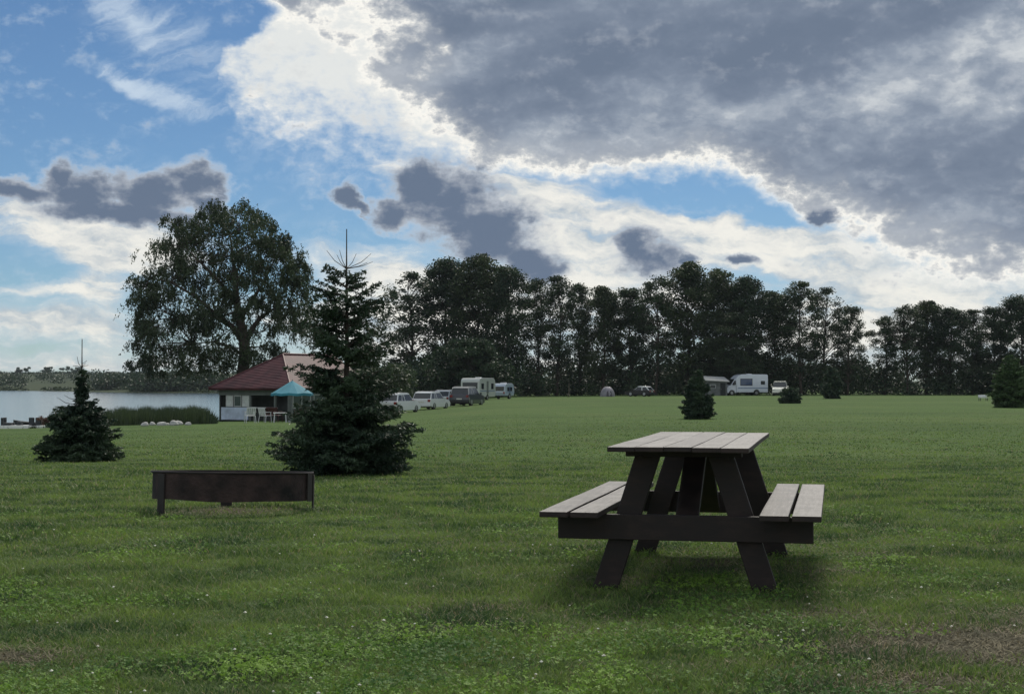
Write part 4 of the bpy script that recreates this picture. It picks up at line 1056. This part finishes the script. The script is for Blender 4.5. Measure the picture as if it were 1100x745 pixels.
# white garden chairs
def garden_chair(loc, rz, label, m=m_whitep, s=1.0):
    t = thing('garden_chair', loc, rz, label, 'chair')
    MB().box(-.25, .25, -.22, .24, .40, .43).build('seat', m, t, bevel=.01)
    mb = MB()
    for i in range(5): x = -.22 + i * .11; mb.add([(x - .035, .22, .45), (x + .035, .22, .45), (x + .04, .34, .86), (x - .04, .34, .86), (x - .035, .245, .45), (x + .035, .245, .45), (x + .04, .365, .86), (x - .04, .365, .86)], [(0, 1, 2, 3), (7, 6, 5, 4), (0, 4, 5, 1), (1, 5, 6, 2), (2, 6, 7, 3), (3, 7, 4, 0)])
    mb.box(-.26, .26, .335, .37, .84, .90); mb.build('backrest', m, t)
    for sx in (-1, 1):
        MB().box(sx * .27 - .03, sx * .27 + .03, -.24, .28, .62, .65).build('armrest', m, t, bevel=.008)
        for y0, y1 in ((-.22, -.26), (.22, .30)):
            MB().tube([(sx * .25, y0, .63 if y0 < 0 else .42), (sx * .28, y1, 0)], [.022, .018], 6).build('leg', m, t)
    t.scale = (s,) * 3
    return t
garden_chair(G(269, 93), R(200), 'white plastic chair nearest the camera on the lawn before the house', s=1.1)
garden_chair(G(285, 95), R(150), 'white plastic chair just left of the parasol, between the other chair and the low table', s=1.05)
m_dred = mat('dark_red_plastic', (.07, .018, .022), .5)
garden_chair(G(290.5, 98.5), R(190), 'dark chair under the left edge of the teal parasol', m_dred, 1.1)
garden_chair(G(297, 99.5), R(160), 'dark chair nearest the parasol pole, right of the other dark chair', m_dred, 1.1)
t = thing('garden_table', G(301, 94), .2, 'low white plastic table beside the white chairs', 'table')
MB().box(-.42, .42, -.42, .42, .60, .635).build('tabletop', m_whitep, t, bevel=.01)
for sx in (-1, 1):
    for sy in (-1, 1): MB().tube([(sx * .34, sy * .34, .60), (sx * .38, sy * .38, 0)], [.025, .02], 6).build('leg', m_whitep, t)

# ------------------------------------------------------------------ boats and stones at the shore
m_hull = mat('white_hull', (.78, .79, .77), .35, var=.05)
m_seatd = mat('dark_boat_seat', (.02, .026, .032), .5)
def pedal_boat(loc, rz, label, L=2.0):
    t = thing('pedal_boat', loc, rz, label, 'pedal boat')
    for sy in (-1, 1):
        mb = MB(); pr = [(-L / 2, .08), (-L / 2 + .1, 0), (L / 2 - .2, 0), (L / 2, .18), (L / 2 - .04, .26), (-L / 2, .26)]
        mb.prism(pr, sy * .45 - .17, sy * .45 + .17); mb.build('hull', m_hull, t, bevel=.03)
    MB().box(-L / 2 + .1, L / 2 - .25, -.3, .3, .17, .23).build('deck', m_hull, t)
    for sy in (-1, 1):
        mb = MB(); mb.box(-L * .38, -L * .12, sy * .28 - .2, sy * .28 + .2, .26, .42); mb.box(-L * .44, -L * .38, sy * .28 - .2, sy * .28 + .2, .26, .74)
        mb.build('seat', m_seatd, t, bevel=.02)
    MB().box(.02, .30, -.3, .3, .24, .50).build('pedal_box', m_seatd, t, bevel=.03)
    return t
g = G(19, 92.6); pedal_boat((g.x, g.y, -1.78), R(4), 'white pedal boat with dark seats at the water edge, at the very left')
g = G(47, 93.0); b2 = pedal_boat((g.x, g.y, -1.78), R(62), 'white pedal boat end-on at the water edge, right of the first one', 1.7)
g = G(38, 96); t = thing('rowing_boat', (g.x, g.y, -1.9), R(6), 'dark rowing boat moored behind the pedal boats', 'rowing boat')
m_dboat = mat('dark_boat', (.020, .024, .026), .6)
mb = MB(); K = 12
for i in range(K + 1):
    u = i / K * 2 - 1; wd = .62 * (1 - abs(u) ** 2.6) + .02; zt = .48 + .16 * u * u; zk = .02 + .18 * abs(u) ** 3
    for (x, z) in ((-wd, zt), (-wd * .75, zk + .08), (0, zk), (wd * .75, zk + .08), (wd, zt), (wd - .03, zt), (0, zk + .08), (-wd + .03, zt)): mb.v.append(Vector((u * 1.35, x, z)))
for i in range(K):
    for q in range(8): q2 = (q + 1) % 8; mb.f.append([i * 8 + q, i * 8 + 8 + q, i * 8 + 8 + q2, i * 8 + q2])
mb.build('hull', m_dboat, t)
for x in (-.6, .4): MB().box(x - .12, x + .12, -.5, .5, .36, .40).build('bench', m_dboat, t)
m_stone = mat('pale_stone', (.42, .42, .40), .9, var=.25, scale=5, bump=.3)
def stone(px, Y, r, label, seed):
    bm = bmesh.new(); bmesh.ops.create_icosphere(bm, subdivisions=3, radius=1); rs_ = random.Random(seed)
    a1, a2 = rs_.uniform(0, 6), rs_.uniform(0, 6)
    for v_ in bm.verts:
        c = v_.co; k_ = 1 + .12 * math.sin(3 * c.x + a1) + .10 * math.sin(4 * c.y + a2) + .06 * math.sin(7 * c.z + a1)
        v_.co = Vector((c.x * r * k_ * 1.3, c.y * r * k_, c.z * r * k_ * .75))
    me = bpy.data.meshes.new('stone'); bm.to_mesh(me); bm.free(); me.materials.append(m_stone)
    me.polygons.foreach_set('use_smooth', [True] * len(me.polygons))
    o = mesh_obj('stone', me, loc=G(px, Y, r * .3)); o.rotation_euler = (0, 0, a1); return tag(o, label, 'stone', 'pale stones at the reed edge')
for i, (px, Y, r, lb) in enumerate(((156, 84, .20, 'leftmost pale stone at the reed edge, set apart from the rest'), (164, 87, .17, 'small dim stone second from the left at the reed edge'), (174, 85, .22, 'pale stone left of the brightest stones in the middle of the row'), (179, 86, .16, 'smallest stone squeezed between two larger pale ones'),
                                  (187, 84.5, .25, 'largest and brightest white stone at the reed edge'), (192, 87, .22, 'greyish stone just right of the brightest one'), (202, 86, .16, 'rightmost pale stone before the house'))):
    stone(px, Y, r, lb, i + 3)

# ------------------------------------------------------------------ vehicles
m_tyre = mat('tyre_rubber', (.015, .015, .016), .85); m_rim = mat('alloy', (.35, .36, .37), .35, .7)
m_cglass = mat('car_glass', (.012, .018, .024), .06, spec=.8, var=.05); m_tail = mat('tail_lamp_red', (.22, .012, .010), .3); m_lamp = mat('head_lamp', (.6, .62, .62), .2)
m_plate = mat('number_plate', (.6, .6, .56), .5); m_blackp = mat('black_trim', (.02, .02, .021), .6)
def paint(name, c): return mat(name, c, .28, .0, .04, 1, coat=.6)
def wheel(parent, x, y, r, wd=.2):
    s = 1 if x > 0 else -1
    w = MB().cyl((x - wd / 2, y, r), (x + wd / 2, y, r), r, n=20).build('wheel', m_tyre, parent, bevel=.02)
    MB().cyl((x + s * (wd / 2 - .01), y, r), (x + s * (wd / 2 + .012), y, r), r * .62, r * .55, n=14).build('rim', m_rim, w)
def car(loc, rz, label, cat, m, L=4.5, Wd=1.8, H=1.5, kind='wagon', m_roof=None, group=None, rails=True):
    t = thing('parked_car', loc, rz, label, cat, group); h = L / 2; a = Wd / 2
    belt = H * .60; r = .33 if H < 1.6 else .36; m_roof = m_roof or m
    fl = {'wagon': .95, 'suv': 1.0, 'hatch': .85, 'van': .45}[kind]
    body = [(-h + .02, .32), (-h, .55), (-h + .03, belt - .05), (-h + .10, belt), (h - fl - .35, belt), (h - fl, belt - .03), (h - .22, belt - .18), (h - .03, belt - .32), (h, .45), (h - .05, .25), (h - .5, .20), (-h + .4, .20)]
    ins = lambda z: 1 - .05 * max(0, z - .6) - .03 * max(0, .4 - z)
    # wheel arches cut by proper profile
    def arch(cy, rr): return [(cy + rr * math.cos(math.pi * k_ / 8), .20 + rr * math.sin(math.pi * k_ / 8) * .95) for k_ in range(9)]
    yf, yr_ = h - .85, -h + .80
    prof = body[:-1] + [(yf + .38, .20)] + arch(yf, .38)[1:-1] + [(yf - .38, .20), (yr_ + .38, .20)] + arch(yr_, .38)[1:-1] + [(yr_ - .38, .20)]
    mb = MB(); mb.prism(prof, -a, a, axis='x', inset=ins); mb.build('body', m, t, bevel=.035, seg=3)
    MB().box(-a + .12, a - .12, -h + .3, h - .3, .18, .5).build('underbody', m_blackp, t)
    rear = {'wagon': .12, 'suv': .10, 'hatch': .10, 'van': .06}[kind]; slope = {'wagon': .42, 'suv': .28, 'hatch': .45, 'van': .12}[kind]
    yR0, yR1 = -h + rear, -h + rear + slope; yF1 = h - fl - (1.05 if kind != 'van' else .65); yF0 = h - fl - .30
    ztop = H - .05
    gh = lambda z: (a - .07) / a - .20 * max(0, z - belt)
    mb = MB(); mb.prism([(yR0, belt - .02), (yR1, ztop - .02), (yF1, ztop - .02), (yF0, belt - .02)], -a, a, axis='x', inset=gh); mb.build('windows', m_cglass, t, bevel=.02)
    gh2 = lambda z: gh(z) + .012
    mb = MB(); mb.prism([(yR1 - .10, ztop - .10), (yR1 + .02, ztop), (yR1 + .5, H), (yF1 - .3, H), (yF1 + .06, ztop), (yF1 + .06, ztop - .04), (yF1, ztop - .07), (yR1, ztop - .12)], -a, a, axis='x', inset=gh2)
    def pil(y0, y1, w0):   # pillar from belt at y0 to roof at y1
        for s in (-1, 1):
            vs_ = []
            for (y, z) in ((y0, belt - .03), (y1, ztop - .04)):
                xx = a * (gh(z) + .010) * s
                for dy_ in (-w0 / 2, w0 / 2):
                    for dx_ in (0, -.05 * s): vs_.append((xx + dx_, y + dy_, z))
            mb.add(vs_, [(0, 1, 3, 2), (4, 6, 7, 5), (0, 4, 5, 1), (2, 3, 7, 6), (0, 2, 6, 4), (1, 5, 7, 3)])
    pil(yR0 + .05, yR1 + .02, .16); pil(yF0 - .05, yF1 - .02, .07); pil((yR0 + yF0) / 2 - .05, (yR1 + yF1) / 2 - .05, .09); pil(yR0 + .95, yR1 + .7, .08)
    mb.build('roof', m_roof, t, bevel=.015)
    if rails:
        for s in (-1, 1): MB().tube([(s * a * .66, yR1 + .15, H + .01), (s * a * .66, yR1 + .25, H + .05), (s * a * .66, yF1 - .35, H + .05), (s * a * .66, yF1 - .2, H + .01)], [.014] * 4, 5).build('roof_rail', m_blackp, t)
    for s in (-1, 1):
        for y in (yf, yr_): wheel(t, s * (a - .11), y, r)
        MB().box(min(s * (a - .30), s * (a - .06)), max(s * (a - .30), s * (a - .06)), -h - .012, -h + .07, belt - .26, belt - .06).build('tail_light', m_tail, t, bevel=.01)
        MB().box(min(s * (a - .42), s * (a - .08)), max(s * (a - .42), s * (a - .08)), h - .12, h + .006, belt - .42, belt - .29).build('headlight', m_lamp, t, bevel=.01)
        MB().box(min(s * (a - .02), s * (a + .16)), max(s * (a - .02), s * (a + .16)), yF0 - .16, yF0 - .04, belt, belt + .14).build('wing_mirror', m, t, bevel=.02)
    MB().box(-.26, .26, -h - .014, -h + .03, .58, .69).build('number_plate', m_plate, t)
    MB().box(-a + .06, a - .06, -h - .05, -h + .12, .26, .46).build('bumper', m_blackp if kind == 'suv' else m, t, bevel=.03)
    MB().box(-a + .06, a - .06, h - .14, h + .03, .24, .42).build('bumper', m_blackp, t, bevel=.03)
    return t
m_wh = paint('white_paint', (.72, .74, .76)); m_wh2 = paint('white_paint_warm', (.66, .68, .69)); m_sil = paint('silver_paint', (.36, .40, .45)); m_dk = paint('dark_blue_paint', (.020, .026, .042)); m_drf = paint('roof_sheen_grey', (.35, .35, .34))  # grey of the last one is sky sheen painted onto a dark roof
gcar = 'cars parked in a line at the edge of the meadow'
car(G(428, 115), R(-19), 'white car nearest the camera, partly behind the big spruce, left end of the parked line', 'car', m_wh, 4.6, 1.82, 1.52, 'wagon', group=gcar)
car(G(463, 126), R(-19), 'white car second in the line, between the nearest white car and the silver one', 'car', m_wh2, 4.4, 1.78, 1.50, 'wagon', group=gcar)
car(G(482, 140), R(-19), 'silver car half hidden behind the dark off-roader', 'car', m_sil, 4.3, 1.76, 1.48, 'hatch', group=gcar)
car(G(502, 134), R(-17), 'dark off-roader with painted roof sheen, last of the parked line in front of the caravan', 'car', m_dk, 4.5, 1.86, 1.72, 'suv', m_roof=m_drf, group=gcar)
car(G(687, 194), R(60), 'small dark car with a white roof, tucked under the trees', 'car', m_blackp, 3.6, 1.6, 1.35, 'hatch', m_roof=m_wh, rails=False)
t = car(G(838, 200), R(168), 'pale cream van facing the meadow, behind the low spruce bush', 'van', paint('cream_paint', (.70, .70, .62)), 4.6, 1.95, 1.95, 'van', rails=False)
t.name = 'parked_van'

# motorhome, nose to the left
m_mh = paint('motorhome_white', (.62, .67, .74)); m_stripe = mat('grey_blue_stripe', (.16, .22, .34), .5)
t = thing('motorhome', G(800, 205), R(101), 'white motorhome with a big side window and sloping cab, parked under the trees', 'motorhome'); a = 1.12
def archp(cy, rr=.42): return [(cy + rr * math.cos(math.pi * k_ / 8), .42 + rr * math.sin(math.pi * k_ / 8) * .9) for k_ in range(9)]
prof = [(-2.95, .42), (-2.95, 2.75), (-2.80, 2.88), (.75, 2.90), (1.25, 2.72), (1.65, 2.35), (1.65, .42)] + archp(-1.3)[0:0]
mb = MB(); mb.prism([(-2.95, .42), (-2.95, 2.75), (-2.80, 2.88), (.75, 2.90), (1.25, 2.72), (1.68, 2.35), (1.55, .42), (-.88, .42)] + archp(-1.3)[1:-1] + [(-1.72, .42)], -a, a, axis='x'); mb.build('body', m_mh, t, bevel=.06, seg=3)
cb = [(1.50, .36), (1.50, 2.30), (1.72, 2.30), (2.30, 1.45), (2.75, 1.22), (2.98, .95), (3.0, .50), (2.9, .34), (2.62, .34)] + [(2.2 + .40 * math.cos(math.pi * k_ / 8), .34 + .40 * math.sin(math.pi * k_ / 8)) for k_ in range(1, 8)] + [(1.80, .34)]
mb = MB(); mb.prism(cb, -.98, .98, axis='x', inset=lambda z: 1 - .06 * max(0, z - 1.3)); mb.build('cab', m_mh, t, bevel=.05, seg=3)
vs_ = [(-.84, 1.80, 2.24), (.84, 1.80, 2.24), (.90, 2.28, 1.53), (-.90, 2.28, 1.53)]; vs_ += [(x, y + .03, z + .02) for x, y, z in vs_]
obj('windscreen', vs_, [(0, 1, 2, 3), (7, 6, 5, 4), (0, 4, 5, 1), (1, 5, 6, 2), (2, 6, 7, 3), (3, 7, 4, 0)], m_cglass, t)
for s in (-1, 1):
    MB().prism([(1.62, 1.48), (1.62, 2.08), (1.86, 2.0), (2.18, 1.48)], s * .955, s * .985, axis='x').build('cab_window', m_cglass, t)
    fr = MB().box(min(s * a, s * (a + .02)), max(s * a, s * (a + .02)), -.70, 1.05, 1.35, 2.30).build('window', m_blackp, t, bevel=.008)
    x0, x1 = sorted((s * (a + .02), s * (a + .032))); MB().box(x0, x1, -.62, .97, 1.43, 2.22).build('pane', mat('bluish_window', (.06, .09, .17), .12, spec=.8), fr)
    x0, x1 = sorted((s * a, s * (a + .02))); MB().box(x0, x1, -2.5, -1.9, 1.5, 2.0).build('window', m_cglass, t, bevel=.008)
    x0, x1 = sorted((s * a, s * (a + .012))); MB().box(x0, x1, -2.9, 1.4, .95, 1.07).build('stripe', m_stripe, t)
    wheel(t, s * .95, -1.3, .36, .24); wheel(t, s * .85, 2.2, .36, .24)
    x0, x1 = sorted((s * .55, s * .88)); MB().box(x0, x1, 2.90, 3.01, .85, 1.02).build('headlight', m_lamp, t, bevel=.01)
    x0, x1 = sorted((s * .99, s * 1.25)); MB().box(x0, x1, 1.9, 2.02, 1.4, 1.8).build('wing_mirror', m_blackp, t, bevel=.02)
MB().box(-.55, .55, 2.965, 3.02, .55, .80).build('grille', m_blackp, t, bevel=.01)
MB().box(-.3, .3, -.9, -.3, 2.885, 2.98).build('roof_vent', m_whitep, t, bevel=.02)
MB().tube([(.2, -.2, 2.88), (.2, -.2, 3.45)], [.012, .008], 5).build('aerial', m_metal, t)
x0, x1 = a, a + .02; MB().box(x0, x1, -1.75, -1.05, .62, 2.3).build('door', mat('door_panel', (.56, .60, .66), .4), t, bevel=.008)

# caravans, seen end-on
def caravan(loc, rz, label, L, Wd, H, m, m2, wide=True):
    t = thing('caravan', loc, rz, label, 'caravan'); h = L / 2; a = Wd / 2
    prof = [(-h + .12, .38), (-h, .75), (-h + .06, H - .35), (-h + .28, H - .08), (-h + .7, H), (h - .8, H), (h - .3, H - .15), (h - .05, H - .8), (h, .9), (h - .25, .38), (.45, .38)] + [(.4 * math.cos(math.pi * k_ / 6), .38 + .36 * math.sin(math.pi * k_ / 6)) for k_ in range(1, 6)] + [(-.45, .38)]
    mb = MB(); mb.prism(prof, -a, a, axis='x'); mb.build('body', m, t, bevel=.05, seg=3)
    MB().box(-a * .80, a * .80, -h - .012, -h + .10, H * .52, H * .80).build('window', m_cglass, t, bevel=.02)
    for s in (-1, 1):
        for (y0, y1) in ((-h + .7, -h + 1.5), (h - 1.6, h - .8)):
            x0, x1 = sorted((s * a, s * (a + .02))); MB().box(x0, x1, y0, y1, H * .50, H * .76).build('window', m_cglass, t, bevel=.008)
        wheel(t, s * (a - .12), 0, .32, .2)
        x0, x1 = sorted((s * a * .70, s * a * .92)); MB().box(x0, x1, -h - .0, -h + .12, .62, .85).build('tail_light', m_tail, t, bevel=.01)
        x0, x1 = sorted((s * a, s * (a + .01))); MB().box(x0, x1, -h + .3, h - .4, H * .40, H * .44).build('stripe', m_stripe, t)
    x0, x1 = a, a + .02; MB().box(x0, x1, -.35, .3, .80, H - .35).build('door', m2, t, bevel=.008)
    MB().tube([(0, h - .2, .40), (0, h + 1.0, .42)], [.05, .04], 6).build('drawbar', m_metal, t); MB().cyl((0, h + .8, 0), (0, h + .8, .4), .03).build('jack_leg', m_metal, t)
    MB().box(-.3, .3, -.3, .3, H - .01, H + .10).build('roof_vent', m_whitep, t, bevel=.02)
    return t
m_cv = paint('caravan_cream', (.50, .53, .50)); m_cv2 = paint('caravan_pale_blue', (.40, .47, .56))
caravan(G(514, 172), R(-19), 'larger cream caravan seen end-on behind the dark off-roader', 5.6, 2.25, 2.55, m_cv, m_wall)
caravan(G(541, 178), R(-22), 'small pale blue caravan just right of the larger cream one', 3.0, 1.6, 1.85, m_cv2, m_stripe)

# shed
t = thing('shed', G(768, 203.5), R(6), 'low grey shed with a pale sloping roof, left of the motorhome', 'shed')
m_shed = mat('shed_boards', (.12, .13, .13), .8, var=.25, scale=3); m_sroof = mat('shed_roof', (.42, .43, .42), .5, var=.15)
mb = MB(); mb.add([(-1.4, -1.2, -.1), (1.4, -1.2, -.1), (1.4, 1.2, -.1), (-1.4, 1.2, -.1), (-1.4, -1.2, 2.0), (1.4, -1.2, 1.85), (1.4, 1.2, 2.25), (-1.4, 1.2, 2.4)], [(0, 3, 2, 1), (4, 5, 6, 7), (0, 1, 5, 4), (1, 2, 6, 5), (2, 3, 7, 6), (3, 0, 4, 7)]); mb.build('wall', m_shed, t)
mb = MB(); q = [(-1.65, -1.5, 2.0), (1.65, -1.5, 1.84), (1.65, 1.45, 2.42), (-1.65, 1.45, 2.58)]; mb.add(q + [(x, y, z + .12) for x, y, z in q], [(0, 3, 2, 1), (4, 5, 6, 7), (0, 1, 5, 4), (1, 2, 6, 5), (2, 3, 7, 6), (3, 0, 4, 7)]); mb.build('roof', m_sroof, t)
d_ = MB().box(.45, 1.15, -1.24, -1.203, .0, 1.7).build('door', m_inside, t); MB().box(.52, .56, -1.27, -1.241, .8, .95).build('handle', m_metal, d_)
w_f = MB().box(-1.0, -.2, -1.24, -1.203, .95, 1.5).build('window', m_frame, t); MB().box(-.94, -.26, -1.25, -1.241, 1.01, 1.44).build('pane', m_cglass, w_f)
# dome tent
t = thing('dome_tent', G(652.5, 196), R(10), 'small grey dome tent under the dark trees', 'tent')
m_tent = mat('tent_grey', (.24, .23, .26), .8, var=.2, scale=2); m_tent2 = mat('tent_fly_dark', (.07, .065, .08), .8)
mb = MB(); nr_, na_ = 8, 24
for i in range(nr_ + 1):
    ph = math.pi / 2 * i / nr_
    for j in range(na_):
        th = 2 * math.pi * j / na_; k_ = 1 - .07 * (math.sin(2 * th) ** 2); x = 1.0 * math.cos(ph) ** .8 * math.cos(th) * k_; y = 1.1 * math.cos(ph) ** .8 * math.sin(th) * k_
        mb.v.append(Vector((x, y, 1.3 * math.sin(ph) ** 1.1 + .0)))
for i in range(nr_):
    for j in range(na_): j2 = (j + 1) % na_; mb.f.append([i * na_ + j, i * na_ + j2, (i + 1) * na_ + j2, (i + 1) * na_ + j])
mb.build('canopy', m_tent, t, smooth=True)
mb = MB(); mb.add([(-.4, -1.10, .02), (.4, -1.10, .02), (.30, -.98, .62), (0, -.80, .92), (-.30, -.98, .62)], [(0, 1, 2, 3, 4)]); o = mb.build('door', m_tent2, t); o.modifiers.new('Solid', 'SOLIDIFY').thickness = .03
for th0 in (R(45), R(135)):
    MB().tube([(1.03 * math.cos(th0) * math.copysign(abs(math.cos(p)) ** .8, math.cos(p)), 1.12 * math.sin(th0) * math.copysign(abs(math.cos(p)) ** .8, math.cos(p)), 1.33 * math.sin(p) ** 1.1 if p > 0 and p < math.pi else 0) for p in [math.pi * i / 20 for i in range(21)]], [.015] * 21, 5).build('pole', m_metal, t)
# wooden post
t = thing('wooden_post', G(611, 195), 0, 'thin pale wooden post standing alone before the airy trees', 'post')
mb = MB(); mb.tube([(0, 0, -.2), (.02, 0, .8), (.01, 0, 1.75), (.01, 0, 1.80)], [.075, .07, .065, .03], 8); mb.build('post_shaft', m_bark_pale, t)
# low bench near the right spruce
t = thing('garden_bench', G(1056, 140), R(15), 'low pale bench on the grass left of the lighter green spruce', 'bench'); t.scale = (.75, .75, .7)
MB().box(-.6, .6, -.2, .2, .38, .43).build('seat', m_whitep, t, bevel=.008); MB().box(-.6, .6, .2, .24, .5, .8).build('backrest', m_whitep, t, bevel=.008)
for x in (-.5, .5):
    for y in (-.16, .2): MB().box(x - .03, x + .03, y - .03, y + .03, 0, .5 if y > 0 else .38).build('leg', m_blackp, t)
# ------------------------------------------------------------------ the air over the meadow and lake
mhz = bpy.data.materials.new('air'); mhz.use_nodes = True; nh = mhz.node_tree; nh.nodes.clear()
oh = nh.nodes.new('ShaderNodeOutputMaterial'); pv = nh.nodes.new('ShaderNodeVolumePrincipled')
pv.inputs['Color'].default_value = (.72, .82, .92, 1); pv.inputs['Density'].default_value = HAZE; pv.inputs['Anisotropy'].default_value = .2
nh.links.new(pv.outputs[0], oh.inputs['Volume'])
tag(MB().box(-1900, 1900, -70, 2700, -5, 40).build('haze', mhz), kind='stuff')
